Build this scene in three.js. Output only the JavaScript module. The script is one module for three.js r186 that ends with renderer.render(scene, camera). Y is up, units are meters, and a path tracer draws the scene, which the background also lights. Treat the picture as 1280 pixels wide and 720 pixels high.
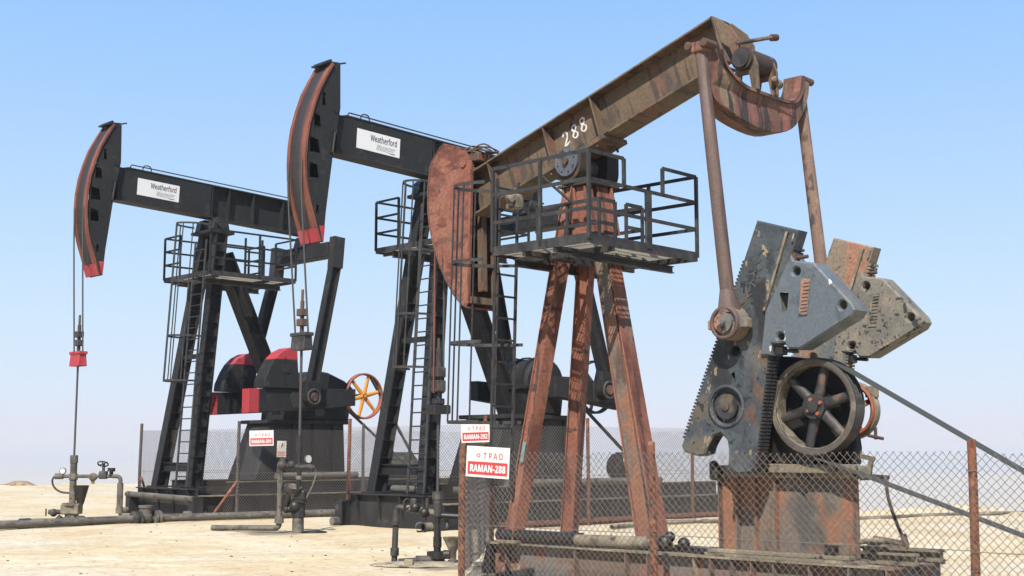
import * as THREE from 'three';
import { mergeGeometries } from 'three/addons/utils/BufferGeometryUtils.js';
import { RoundedBoxGeometry } from 'three/addons/geometries/RoundedBoxGeometry.js';

// ---------------------------------------------------------------- camera, sky, sun, exposure
const scene = new THREE.Scene();
const PITCH = Math.atan(205 / 1640);
const camera = new THREE.PerspectiveCamera(2 * Math.atan(360 / 1640) * 180 / Math.PI, 1280 / 720, 0.1, 60000);
camera.position.set(0, 1.7, 0);
camera.rotation.set(PITCH, 0, 0);
const renderer = new THREE.WebGLRenderer({ antialias: true });
renderer.setSize(1024, 576);
renderer.toneMapping = THREE.LinearToneMapping;
const EXPOSURE = 1.6; // exposed for the dark machines
renderer.toneMappingExposure = EXPOSURE;
renderer.shadowMap.enabled = true;

const lin = c => { c /= 255; return c <= 0.04045 ? c / 12.92 : Math.pow((c + 0.055) / 1.055, 2.4); };
{ // clear desert sky: blue overhead, paler and slightly mauve towards the horizon, the same all round
  const W = 64, H = 1024, d = new Float32Array(W * H * 4);
  const keys = [[-90, 214, 206, 200], [-3, 226, 224, 232], [0, 229, 229, 240], [1.2, 227, 231, 245], [2.6, 221, 235, 252], [5.7, 209, 233, 255], [9.2, 194, 225, 255], [12.7, 180, 216, 255], [16.1, 167, 208, 255], [19.5, 154, 200, 254], [30, 122, 176, 244], [50, 86, 146, 228], [90, 60, 120, 208]];
  for (let j = 0; j < H; j++) {
    const el = (j + 0.5) / H * 180 - 90;
    let k = 0; while (k < keys.length - 2 && el > keys[k + 1][0]) k++;
    const a = keys[k], b = keys[k + 1]; let t = Math.min(1, Math.max(0, (el - a[0]) / (b[0] - a[0])));
    for (let i = 0; i < W; i++) {
      const o = (j * W + i) * 4;
      for (let c = 0; c < 3; c++) d[o + c] = (lin(a[c + 1]) * (1 - t) + lin(b[c + 1]) * t) / EXPOSURE;
      d[o + 3] = 1;
    }
  }
  const t = new THREE.DataTexture(d, W, H, THREE.RGBAFormat, THREE.FloatType);
  t.mapping = THREE.EquirectangularReflectionMapping; t.magFilter = t.minFilter = THREE.LinearFilter; t.needsUpdate = true;
  scene.background = t; scene.environment = t;
}
const SAZ = 13 * Math.PI / 180, SEL = 47 * Math.PI / 180;
const sun = new THREE.DirectionalLight(new THREE.Color(1, 0.95, 0.87), 5.0);
sun.target.position.set(0, 2, -24);
sun.position.set(-Math.sin(SAZ) * Math.cos(SEL), Math.sin(SEL), Math.cos(SAZ) * Math.cos(SEL)).multiplyScalar(80).add(sun.target.position);
sun.castShadow = true; sun.shadow.mapSize.set(4096, 4096); sun.shadow.radius = 1;
Object.assign(sun.shadow.camera, { left: -30, right: 30, top: 30, bottom: -30, near: 1, far: 200 });
scene.add(sun, sun.target);

// ---------------------------------------------------------------- helpers
let seed = 12345;
const rnd = () => { seed = (seed * 1664525 + 1013904223) >>> 0; return seed / 4294967296; };
const rr = (a, b) => a + (b - a) * rnd();
const v3 = (x, y, z) => new THREE.Vector3(x, y, z);
// periodic value noise on the unit tile
const LAT = 512, lat = new Float32Array(LAT * LAT); for (let i = 0; i < lat.length; i++) lat[i] = rnd();
function vn(x, y, fx, fy, s) {
  x = x * fx; y = y * fy; const xi = Math.floor(x), yi = Math.floor(y); let tx = x - xi, ty = y - yi; tx = tx * tx * (3 - 2 * tx); ty = ty * ty * (3 - 2 * ty);
  const g = (a, b) => lat[((((b % fy) + fy) % fy + s * 37) % LAT) * LAT + ((((a % fx) + fx) % fx + s * 91) % LAT)];
  const a = g(xi, yi), b = g(xi + 1, yi), c = g(xi, yi + 1), d = g(xi + 1, yi + 1);
  return (a + (b - a) * tx) * (1 - ty) + (c + (d - c) * tx) * ty;
}
function fbm(x, y, f, o, s, sy = 1) { let a = 0.5, r = 0, n = 0; let fx = f, fy = Math.max(1, Math.round(f * sy)); for (let i = 0; i < o; i++) { r += a * vn(x, y, fx, fy, s + i); n += a; a *= 0.55; fx *= 2; fy *= 2; } return r / n; }
const sst = (a, b, x) => { x = Math.min(1, Math.max(0, (x - a) / (b - a))); return x * x * (3 - 2 * x); };
function dataTex(n, fn, srgb, metres) {
  const d = new Uint8Array(n * n * 4);
  for (let j = 0; j < n; j++) for (let i = 0; i < n; i++) { const c = fn((i + 0.5) / n, (j + 0.5) / n), o = (j * n + i) * 4; d[o] = c[0]; d[o + 1] = c[1]; d[o + 2] = c[2]; d[o + 3] = 255; }
  const t = new THREE.DataTexture(d, n, n, THREE.RGBAFormat); t.wrapS = t.wrapT = THREE.RepeatWrapping; t.magFilter = THREE.LinearFilter; t.minFilter = THREE.LinearMipmapLinearFilter; t.generateMipmaps = true;
  if (srgb) t.colorSpace = THREE.SRGBColorSpace; t.repeat.set(1 / metres, 1 / metres); t.needsUpdate = true; return t;
}
// weathered surface: layers [colour, lo, hi, frequency, octaves, seed, stretch, strength]
function weather(n, metres, base, layers, grain = 0.1) {
  return dataTex(n, (x, y) => {
    let r = base[0], g = base[1], b = base[2];
    for (const [c, lo, hi, f, o, s, st = 1, k = 1] of layers) { const m = sst(lo, hi, fbm(x, y, f, o, s, st)) * k; r += (c[0] - r) * m; g += (c[1] - g) * m; b += (c[2] - b) * m; }
    const q = 1 + grain * (fbm(x, y, 96, 2, 77) - 0.5) * 2;
    return [Math.min(255, r * q), Math.min(255, g * q), Math.min(255, b * q)];
  }, true, metres);
}
const bumpFine = dataTex(512, (x, y) => { const v = 255 * (0.6 * fbm(x, y, 40, 4, 5) + 0.4 * fbm(x, y, 8, 3, 9)); return [v, v, v]; }, false, 1.4);
const bumpCoarse = dataTex(512, (x, y) => { const v = 255 * fbm(x, y, 10, 6, 15); return [v, v, v]; }, false, 2);
const mat = (o) => new THREE.MeshStandardMaterial(Object.assign({ roughness: 0.75, metalness: 0 }, o));
const MM = {};
MM.black = mat({ map: weather(512, 3, [28, 29, 31], [[[42, 42, 43], 0.5, 0.8, 5, 4, 1], [[112, 102, 88], 0.62, 0.8, 18, 5, 4, 1, 0.6], [[16, 16, 17], 0.62, 0.75, 7, 4, 8, 0.4, 0.8], [[92, 84, 74], 0.66, 0.74, 40, 3, 6, 1, 0.5]]), roughness: 0.8, bumpMap: bumpFine, bumpScale: 0.0015 });
MM.blackDust = mat({ map: weather(512, 3, [42, 41, 41], [[[70, 66, 60], 0.45, 0.75, 6, 5, 21, 0.6, 0.8], [[128, 116, 98], 0.66, 0.85, 12, 5, 24, 1, 0.7], [[24, 24, 26], 0.6, 0.8, 6, 4, 28, 0.4, 0.8], [[96, 62, 48], 0.72, 0.82, 16, 4, 29]]), roughness: 0.72, bumpMap: bumpFine, bumpScale: 0.002 });
MM.rust = mat({ map: weather(1024, 3.2, [128, 80, 62], [[[146, 102, 82], 0.48, 0.72, 5, 5, 31, 0.4, 0.85], [[84, 46, 36], 0.55, 0.75, 9, 5, 33, 0.35, 0.85], [[118, 100, 86], 0.6, 0.74, 7, 5, 36, 0.3, 0.7], [[62, 44, 38], 0.68, 0.78, 26, 4, 38, 1, 0.9], [[58, 46, 40], 0.6, 0.72, 40, 4, 32, 0.08, 0.7], [[84, 112, 112], 0.78, 0.84, 6, 4, 39, 0.5, 0.6]], 0.16), roughness: 0.86, bumpMap: bumpFine, bumpScale: 0.004 });
MM.rustHead = mat({ map: weather(1024, 2.6, [120, 72, 55], [[[134, 88, 70], 0.45, 0.7, 5, 5, 41, 1, 0.9], [[86, 46, 37], 0.5, 0.7, 10, 5, 43, 2.4, 0.8], [[74, 44, 38], 0.7, 0.78, 30, 4, 46, 0.4, 0.8], [[92, 72, 64], 0.68, 0.76, 6, 5, 48, 1, 0.7]], 0.18), roughness: 0.88, bumpMap: bumpFine, bumpScale: 0.005 });
MM.olive = mat({ map: weather(1024, 2.8, [108, 89, 67], [[[122, 103, 80], 0.5, 0.7, 4, 4, 51, 1, 0.8], [[118, 78, 62], 0.52, 0.7, 6, 5, 53, 0.8, 0.75], [[72, 64, 54], 0.55, 0.75, 8, 5, 56, 0.5, 0.8], [[44, 38, 34], 0.64, 0.76, 12, 5, 58, 0.5, 0.85], [[60, 48, 40], 0.6, 0.72, 34, 4, 54, 0.12, 0.6], [[98, 100, 88], 0.66, 0.8, 5, 5, 59, 0.4, 0.7]], 0.14), roughness: 0.72, bumpMap: bumpFine, bumpScale: 0.003 });
MM.oliveDark = mat({ map: weather(512, 2.2, [66, 54, 44], [[[94, 74, 56], 0.5, 0.72, 7, 5, 61], [[110, 68, 50], 0.62, 0.76, 9, 5, 63], [[34, 30, 28], 0.6, 0.75, 8, 5, 66]], 0.16), roughness: 0.8, bumpMap: bumpFine, bumpScale: 0.003 });
MM.yoke = mat({ map: weather(1024, 1.8, [112, 78, 62], [[[150, 94, 80], 0.45, 0.68, 5, 5, 71, 0.4, 0.9], [[140, 122, 98], 0.55, 0.7, 6, 5, 73, 0.25, 0.8], [[52, 42, 40], 0.58, 0.68, 18, 5, 76, 0.12, 0.9], [[96, 62, 44], 0.6, 0.8, 10, 5, 78, 1, 0.7]], 0.16), roughness: 0.78, bumpMap: bumpFine, bumpScale: 0.004 });
MM.crank = mat({ map: weather(1024, 2.2, [60, 66, 71], [[[84, 90, 92], 0.46, 0.7, 5, 5, 81, 1, 0.9], [[104, 92, 76], 0.54, 0.7, 5, 5, 83, 0.7, 0.8], [[34, 34, 36], 0.58, 0.72, 7, 5, 85, 0.6, 0.9], [[166, 142, 108], 0.72, 0.75, 24, 5, 88, 0.6, 0.8], [[30, 29, 29], 0.7, 0.74, 30, 3, 87, 1, 0.8], [[104, 72, 56], 0.68, 0.78, 9, 5, 89, 0.5, 0.8]], 0.14), roughness: 0.7, bumpMap: bumpCoarse, bumpScale: 0.006 });
MM.crankFar = mat({ map: weather(1024, 2.0, [134, 118, 100], [[[96, 100, 100], 0.45, 0.65, 4, 5, 91, 1, 0.9], [[162, 112, 88], 0.55, 0.72, 5, 5, 93, 0.4, 0.85], [[58, 52, 48], 0.64, 0.72, 13, 4, 96, 1, 0.9]], 0.16), roughness: 0.82, bumpMap: bumpCoarse, bumpScale: 0.006 });
MM.weight = mat({ map: weather(1024, 2.0, [92, 100, 106], [[[110, 116, 118], 0.45, 0.7, 4, 4, 101, 1, 0.9], [[126, 114, 84], 0.6, 0.74, 7, 5, 103, 0.35, 0.7], [[64, 68, 74], 0.6, 0.78, 9, 5, 106, 0.8, 0.7], [[206, 206, 202], 0.78, 0.81, 20, 4, 108, 0.5, 0.9], [[112, 80, 58], 0.72, 0.8, 10, 5, 109, 0.5, 0.8]], 0.1), roughness: 0.62, bumpMap: bumpCoarse, bumpScale: 0.003 });
MM.weightFar = mat({ map: weather(1024, 1.6, [134, 127, 113], [[[116, 112, 102], 0.45, 0.7, 5, 5, 111, 1, 0.9], [[150, 136, 116], 0.55, 0.75, 7, 5, 113], [[52, 50, 48], 0.69, 0.73, 16, 3, 116, 1, 0.9], [[60, 58, 54], 0.71, 0.74, 34, 3, 118, 1, 0.85]], 0.14), roughness: 0.82, bumpMap: bumpCoarse, bumpScale: 0.004 });
MM.rail = mat({ map: weather(256, 1.2, [66, 65, 66], [[[94, 90, 84], 0.5, 0.75, 8, 5, 121], [[40, 38, 38], 0.6, 0.75, 10, 4, 124], [[102, 72, 56], 0.7, 0.8, 12, 4, 126]], 0.14), roughness: 0.7 });
MM.railRust = mat({ map: weather(256, 1.2, [92, 70, 60], [[[124, 82, 62], 0.5, 0.7, 8, 5, 131], [[58, 50, 48], 0.55, 0.75, 10, 4, 134]], 0.14), roughness: 0.85 });
MM.grate = mat({ map: weather(256, 1.2, [164, 158, 144], [[[184, 176, 158], 0.5, 0.75, 8, 4, 141], [[84, 80, 74], 0.55, 0.75, 9, 4, 144]], 0.1), roughness: 0.7 });
MM.pitman = mat({ map: weather(512, 1.6, [96, 76, 68], [[[116, 96, 88], 0.45, 0.7, 6, 5, 151, 0.2, 0.9], [[78, 58, 52], 0.55, 0.75, 8, 5, 153, 0.25, 0.8]], 0.12), roughness: 0.7, bumpMap: bumpFine, bumpScale: 0.002 });
MM.pitmanFar = mat({ map: weather(512, 1.2, [134, 106, 90], [[[78, 64, 58], 0.55, 0.68, 14, 4, 161, 0.6, 0.9], [[150, 126, 108], 0.5, 0.75, 6, 5, 163]], 0.12), roughness: 0.78 });
MM.pedestal = mat({ map: weather(1024, 2.4, [126, 84, 62], [[[140, 102, 78], 0.46, 0.7, 5, 5, 171, 0.3, 0.85], [[96, 88, 80], 0.56, 0.68, 4, 5, 173, 0.5, 0.95], [[74, 56, 46], 0.6, 0.74, 10, 5, 176, 0.25, 0.85], [[60, 58, 56], 0.64, 0.76, 5, 5, 178, 0.6, 0.8]], 0.16), roughness: 0.86, bumpMap: bumpFine, bumpScale: 0.004 });
MM.skid = mat({ map: weather(1024, 2.6, [104, 88, 78], [[[128, 84, 70], 0.48, 0.66, 5, 5, 181, 0.8, 0.9], [[104, 102, 98], 0.52, 0.7, 4, 5, 183, 0.7, 0.9], [[66, 56, 50], 0.6, 0.76, 9, 5, 186, 0.4, 0.85], [[164, 150, 126], 0.66, 0.8, 7, 5, 188]], 0.16), roughness: 0.88, bumpMap: bumpFine, bumpScale: 0.004 });
MM.dusty = mat({ map: weather(512, 1.8, [128, 118, 100], [[[160, 148, 124], 0.48, 0.72, 6, 5, 191], [[88, 78, 68], 0.55, 0.75, 8, 5, 193], [[60, 54, 50], 0.7, 0.8, 14, 4, 196]], 0.14), roughness: 0.92 });
MM.pipe = mat({ map: weather(512, 1.6, [108, 103, 94], [[[136, 127, 110], 0.48, 0.72, 6, 5, 201], [[80, 76, 70], 0.55, 0.75, 8, 5, 203], [[102, 76, 60], 0.7, 0.8, 10, 4, 206]], 0.12), roughness: 0.85 });
MM.pipeDark = mat({ map: weather(512, 1.2, [62, 57, 54], [[[96, 88, 76], 0.5, 0.72, 6, 5, 211], [[36, 33, 32], 0.55, 0.75, 8, 5, 213], [[98, 62, 52], 0.68, 0.8, 9, 4, 216]], 0.14), roughness: 0.7 });
MM.oily = mat({ map: weather(256, 1.0, [46, 42, 38], [[[104, 92, 74], 0.55, 0.75, 8, 5, 221], [[24, 22, 22], 0.55, 0.75, 9, 4, 223], [[84, 50, 40], 0.65, 0.8, 9, 4, 226]], 0.16), roughness: 0.5 });
MM.post = mat({ map: weather(512, 0.9, [112, 70, 50], [[[136, 92, 68], 0.48, 0.7, 8, 5, 231], [[84, 48, 40], 0.55, 0.72, 10, 5, 233], [[70, 60, 56], 0.68, 0.8, 12, 4, 236]], 0.2), roughness: 0.92, bumpMap: bumpFine, bumpScale: 0.003 });
MM.postGrey = mat({ map: weather(256, 0.9, [86, 80, 74], [[[110, 96, 82], 0.5, 0.7, 8, 5, 241], [[62, 58, 56], 0.55, 0.75, 10, 4, 243]], 0.16), roughness: 0.88 });
MM.wire = mat({ color: new THREE.Color().setRGB(0.215, 0.185, 0.16), roughness: 0.6, metalness: 0.2 });
MM.cable = mat({ color: new THREE.Color().setRGB(0.075, 0.07, 0.068), roughness: 0.7 });
MM.red = mat({ map: weather(512, 1.6, [190, 58, 66], [[[206, 84, 88], 0.5, 0.75, 6, 4, 251], [[120, 46, 46], 0.66, 0.8, 9, 5, 253], [[70, 44, 42], 0.73, 0.8, 14, 4, 256]], 0.1), roughness: 0.7 });
MM.track = mat({ map: weather(512, 1.6, [116, 62, 45], [[[134, 78, 56], 0.48, 0.7, 8, 5, 261, 0.2, 0.9], [[84, 48, 40], 0.55, 0.72, 7, 5, 263, 0.2, 0.9]], 0.16), roughness: 0.75 });
MM.groove = mat({ map: weather(512, 1.6, [54, 50, 49], [[[104, 62, 46], 0.56, 0.7, 7, 5, 271, 0.2, 0.8], [[44, 42, 44], 0.5, 0.72, 7, 5, 273, 0.2, 0.9]], 0.16), roughness: 0.7 });
MM.yellow = mat({ map: weather(256, 1.0, [214, 138, 40], [[[224, 158, 66], 0.5, 0.72, 6, 4, 281], [[150, 84, 44], 0.64, 0.78, 10, 5, 283]], 0.1), roughness: 0.6 });
MM.orange = mat({ map: weather(256, 1.0, [140, 78, 50], [[[160, 98, 66], 0.5, 0.7, 6, 4, 291], [[108, 62, 50], 0.58, 0.75, 8, 5, 293]], 0.12), roughness: 0.75 });
MM.sheave = mat({ map: weather(512, 1.2, [58, 56, 56], [[[110, 98, 82], 0.55, 0.75, 6, 5, 301, 1, 0.85], [[34, 33, 34], 0.5, 0.75, 8, 5, 303], [[120, 84, 62], 0.7, 0.8, 9, 4, 306]], 0.14), roughness: 0.62, bumpMap: bumpFine, bumpScale: 0.002 });
MM.rim = mat({ map: weather(512, 1.2, [84, 77, 68], [[[120, 110, 94], 0.48, 0.7, 6, 5, 311], [[66, 60, 56], 0.6, 0.75, 7, 5, 313]], 0.12), roughness: 0.7 });
MM.belt = mat({ color: new THREE.Color().setRGB(0.062, 0.064, 0.058), roughness: 0.75 });
MM.bearing = mat({ map: weather(512, 0.8, [104, 108, 116], [[[122, 126, 130], 0.5, 0.7, 5, 4, 321], [[70, 68, 68], 0.6, 0.75, 8, 5, 323]], 0.1), roughness: 0.6 });
MM.white = mat({ color: new THREE.Color().setRGB(0.8, 0.79, 0.76), roughness: 0.5 });
MM.concrete = mat({ map: weather(512, 1.5, [160, 148, 126], [[[182, 168, 142], 0.48, 0.7, 6, 5, 331], [[110, 98, 84], 0.58, 0.75, 8, 5, 333]], 0.14), roughness: 0.95, bumpMap: bumpCoarse, bumpScale: 0.02 });
MM.motor = mat({ map: weather(256, 1.0, [52, 60, 58], [[[90, 96, 88], 0.5, 0.75, 8, 5, 341], [[34, 36, 36], 0.5, 0.75, 7, 4, 343]], 0.14), roughness: 0.7 });

const TONE = { black: 0.27, blackDust: 0.44, rust: 0.88, rustHead: 0.86, olive: 0.66, oliveDark: 0.6, yoke: 0.66, crank: 0.7, crankFar: 0.75, weight: 0.72, weightFar: 0.66, rail: 0.36, railRust: 0.69, grate: 0.9, pitman: 0.7, pitmanFar: 0.62, pedestal: 0.95, skid: 0.8, dusty: 0.7, pipe: 0.58, pipeDark: 0.6, oily: 0.42, post: 1.0, postGrey: 0.7, wire: 0.7, cable: 0.6, red: 0.6, track: 0.72, groove: 0.6, yellow: 0.85, orange: 0.85, sheave: 0.6, rim: 0.75, belt: 0.7, bearing: 0.5, white: 0.62, concrete: 0.69, motor: 0.6 };
for (const k in MM) MM[k].color.multiplyScalar(TONE[k]); // base reflectance of each paint or metal over its grain map

const names = new Map();
const numbered = n => { const k = names.get(n) || 0; names.set(n, k + 1); return k ? n + '_' + String(k).padStart(3, '0') : n; };
function uvBox(g) { // uv in metres by dominant face axis, with a random shift so that alike pieces differ
  if (g.index) g = g.toNonIndexed();
  const p = g.attributes.position, n = p.count, uv = new Float32Array(n * 2), a = v3(), b = v3(), c = v3(), e = v3(), f = v3();
  const ox = rnd() * 7, oy = rnd() * 7;
  for (let i = 0; i < n; i += 3) {
    a.fromBufferAttribute(p, i); b.fromBufferAttribute(p, i + 1); c.fromBufferAttribute(p, i + 2);
    e.subVectors(b, a); f.subVectors(c, a); e.cross(f); const ax = Math.abs(e.x), ay = Math.abs(e.y), az = Math.abs(e.z);
    [a, b, c].forEach((q, k) => { let u, w; if (ay >= ax && ay >= az) { u = q.x; w = q.z; } else if (ax >= az) { u = q.z; w = q.y; } else { u = q.x; w = q.y; } uv[(i + k) * 2] = u + ox; uv[(i + k) * 2 + 1] = w + oy; });
  }
  g.setAttribute('uv', new THREE.BufferAttribute(uv, 2));
  for (const k of Object.keys(g.attributes)) if (!['position', 'normal', 'uv'].includes(k)) g.deleteAttribute(k);
  return g;
}
const M = (gs) => gs.length === 1 ? gs[0] : mergeGeometries(gs.map(g => { g = g.index ? g.toNonIndexed() : g; for (const k of Object.keys(g.attributes)) if (!['position', 'normal', 'uv'].includes(k)) g.deleteAttribute(k); return g; }));
function part(parent, name, geos, material, label, kind) {
  const m = new THREE.Mesh(uvBox(M(Array.isArray(geos) ? geos : [geos])), material);
  m.name = parent === scene ? numbered(name) : name; m.castShadow = m.receiveShadow = true;
  if (label) m.userData.label = label; if (kind) m.userData.kind = kind;
  parent.add(m); return m;
}
function sub(parent, name) { const g = new THREE.Group(); g.name = name; parent.add(g); return g; }
function thing(name, label, category, pos = [0, 0, 0], turn = 0, group) {
  const g = new THREE.Group(); g.name = numbered(name); g.position.set(...pos); g.rotation.y = turn; g.userData = { label, category }; if (group) g.userData.group = group; scene.add(g); return g;
}
const tag = (m, label, category, group) => { m.userData.label = label; m.userData.category = category; if (group) m.userData.group = group; return m; };
const BX = (x0, x1, y0, y1, z0, z1) => new THREE.BoxGeometry(x1 - x0, y1 - y0, z1 - z0).translate((x0 + x1) / 2, (y0 + y1) / 2, (z0 + z1) / 2);
const RB = (x0, x1, y0, y1, z0, z1, r = 0.012) => new RoundedBoxGeometry(x1 - x0, y1 - y0, z1 - z0, 1, r).translate((x0 + x1) / 2, (y0 + y1) / 2, (z0 + z1) / 2);
function frame(a, b, up) { // x side, y up, z along
  const z = b.clone().sub(a).normalize(), x = up.clone().cross(z).normalize(), y = z.clone().cross(x); return new THREE.Matrix4().makeBasis(x, y, z);
}
const P = q => Array.isArray(q) ? v3(...q) : q;
function bar(a, b, w, h, up = [0, 1, 0], ox = 0, oy = 0) { // rectangular section from a to b
  a = P(a); b = P(b); const L = a.distanceTo(b), m = frame(a, b, P(up)); const mid = a.clone().add(b).multiplyScalar(0.5);
  return new THREE.BoxGeometry(w, h, L).translate(ox, oy, 0).applyMatrix4(m).translate(mid.x, mid.y, mid.z);
}
const ibeam = (a, b, depth, width, tf = 0.025, tw = 0.018, up = [0, 1, 0]) => [bar(a, b, width, tf, up, 0, depth / 2 - tf / 2), bar(a, b, width, tf, up, 0, -depth / 2 + tf / 2), bar(a, b, tw, depth - 2 * tf, up)];
function rod(a, b, r, r2 = r, seg = 12) {
  a = P(a); b = P(b); const L = a.distanceTo(b), g = new THREE.CylinderGeometry(r2, r, L, seg), q = new THREE.Quaternion().setFromUnitVectors(v3(0, 1, 0), b.clone().sub(a).normalize());
  const mid = a.clone().add(b).multiplyScalar(0.5); return g.applyQuaternion(q).translate(mid.x, mid.y, mid.z);
}
const tubeP = (pts, r, seg = 24, rad = 8, closed = false, tension = 0.5) => new THREE.TubeGeometry(new THREE.CatmullRomCurve3(pts.map(P), closed, 'catmullrom', tension), seg, r, rad, closed);
function bent(pts, r, bend = 0.12, rad = 12) { // pipe with rounded corners
  pts = pts.map(P); const path = new THREE.CurvePath(); let cur = pts[0];
  for (let i = 1; i < pts.length - 1; i++) {
    const p = pts[i], d0 = p.clone().sub(pts[i - 1]).normalize(), d1 = pts[i + 1].clone().sub(p).normalize(); const a = p.clone().addScaledVector(d0, -bend), b = p.clone().addScaledVector(d1, bend);
    path.add(new THREE.LineCurve3(cur, a)); path.add(new THREE.QuadraticBezierCurve3(a, p, b)); cur = b;
  }
  path.add(new THREE.LineCurve3(cur, pts[pts.length - 1]));
  return new THREE.TubeGeometry(path, Math.max(8, pts.length * 24), r, rad);
}
function shapeOf(pts, holes = []) { const s = new THREE.Shape(pts.map(q => new THREE.Vector2(q[0], q[1]))); for (const h of holes) s.holes.push(new THREE.Path(h.map(q => new THREE.Vector2(q[0], q[1])))); return s; }
// plate in the x-y plane between z0 and z1
function plate(pts, z0, z1, holes = [], bevel = 0.006, curve = 10) {
  const bt = bevel, g = new THREE.ExtrudeGeometry(shapeOf(pts, holes), { depth: Math.max(0.001, z1 - z0 - 2 * bt), bevelEnabled: bt > 0, bevelThickness: bt, bevelSize: bt, bevelOffset: -bt, bevelSegments: 1, curveSegments: curve });
  return g.translate(0, 0, z0 + bt);
}
const circle = (x, y, r, n = 18, a0 = 0) => Array.from({ length: n }, (_, i) => [x + r * Math.cos(a0 + i / n * 2 * Math.PI), y + r * Math.sin(a0 + i / n * 2 * Math.PI)]);
const disc = (x, y, z0, z1, r, seg = 24, r2 = r) => new THREE.CylinderGeometry(r2, r, z1 - z0, seg).rotateX(Math.PI / 2).translate(x, y, (z0 + z1) / 2);
const lathe = (pts, seg = 20) => new THREE.LatheGeometry(pts.map(q => new THREE.Vector2(q[0], q[1])), seg);
const bolt = (x, y, z, r = 0.022, h = 0.02) => new THREE.CylinderGeometry(r, r, h, 6).rotateX(Math.PI / 2).translate(x, y, z);
const hub = (a, b, r) => rod(a, b, r, r, 16);

// ---------------------------------------------------------------- setting: ground
function lowland(x, z) { // rolling country far below the plateau
  const n = (f, s) => vn(((x * f) % 1 + 1) % 1, ((z * f) % 1 + 1) % 1, 16, 16, s);
  return -90 + 46 * (n(1 / 24000, 401) - 0.5) * 2 + 30 * (n(1 / 9000, 403) - 0.5) + 14 * (n(1 / 3200, 405) - 0.5) * 2;
}
function plateauEdge(x, z) { // distance from the camera at which the plateau ends, by direction
  const az = Math.atan2(x, -z); const k = sst(-0.1, 0.24, az); return 72 - 33 * k + 2.2 * Math.sin(az * 23) + 1.4 * Math.sin(az * 61 + 1);
}
function ground(x, z) {
  const r = Math.hypot(x, z), e = plateauEdge(x, z), n = (f, s) => vn(((x * f) % 1 + 1) % 1, ((z * f) % 1 + 1) % 1, 32, 32, s) - 0.5;
  let y = 0.05 * n(1 / 90, 411) + 0.03 * n(1 / 24, 413); // undulation of a few centimetres
  y += 0.16 * Math.exp(-Math.pow((r - e + 0.8) / 0.7, 2)) * (0.6 + n(1 / 60, 415) * 1.2); // bulldozed lip
  for (const [z0, k, ph] of [[-21.3, 0.05, 0], [-23.4, -0.03, 2], [-41, 0.12, 1], [-26.2, 0.1, 4]]) for (const o of [0, 1.7]) { const d = Math.abs(z - (z0 + o + k * x + 0.35 * Math.sin(x * 0.22 + ph))); if (d < 0.5) y += (-0.035 * Math.exp(-Math.pow(d / 0.11, 2)) + 0.018 * Math.exp(-Math.pow((d - 0.2) / 0.08, 2))) * (0.55 + 0.9 * n(1 / 40, 417)); } // tyre ruts
  const t = sst(e, e + 260, r); return y * (1 - sst(e, e + 30, r)) + lowland(x, z) * t - 2.5 * sst(e, e + 8, r) * (1 - t);
}
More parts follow.
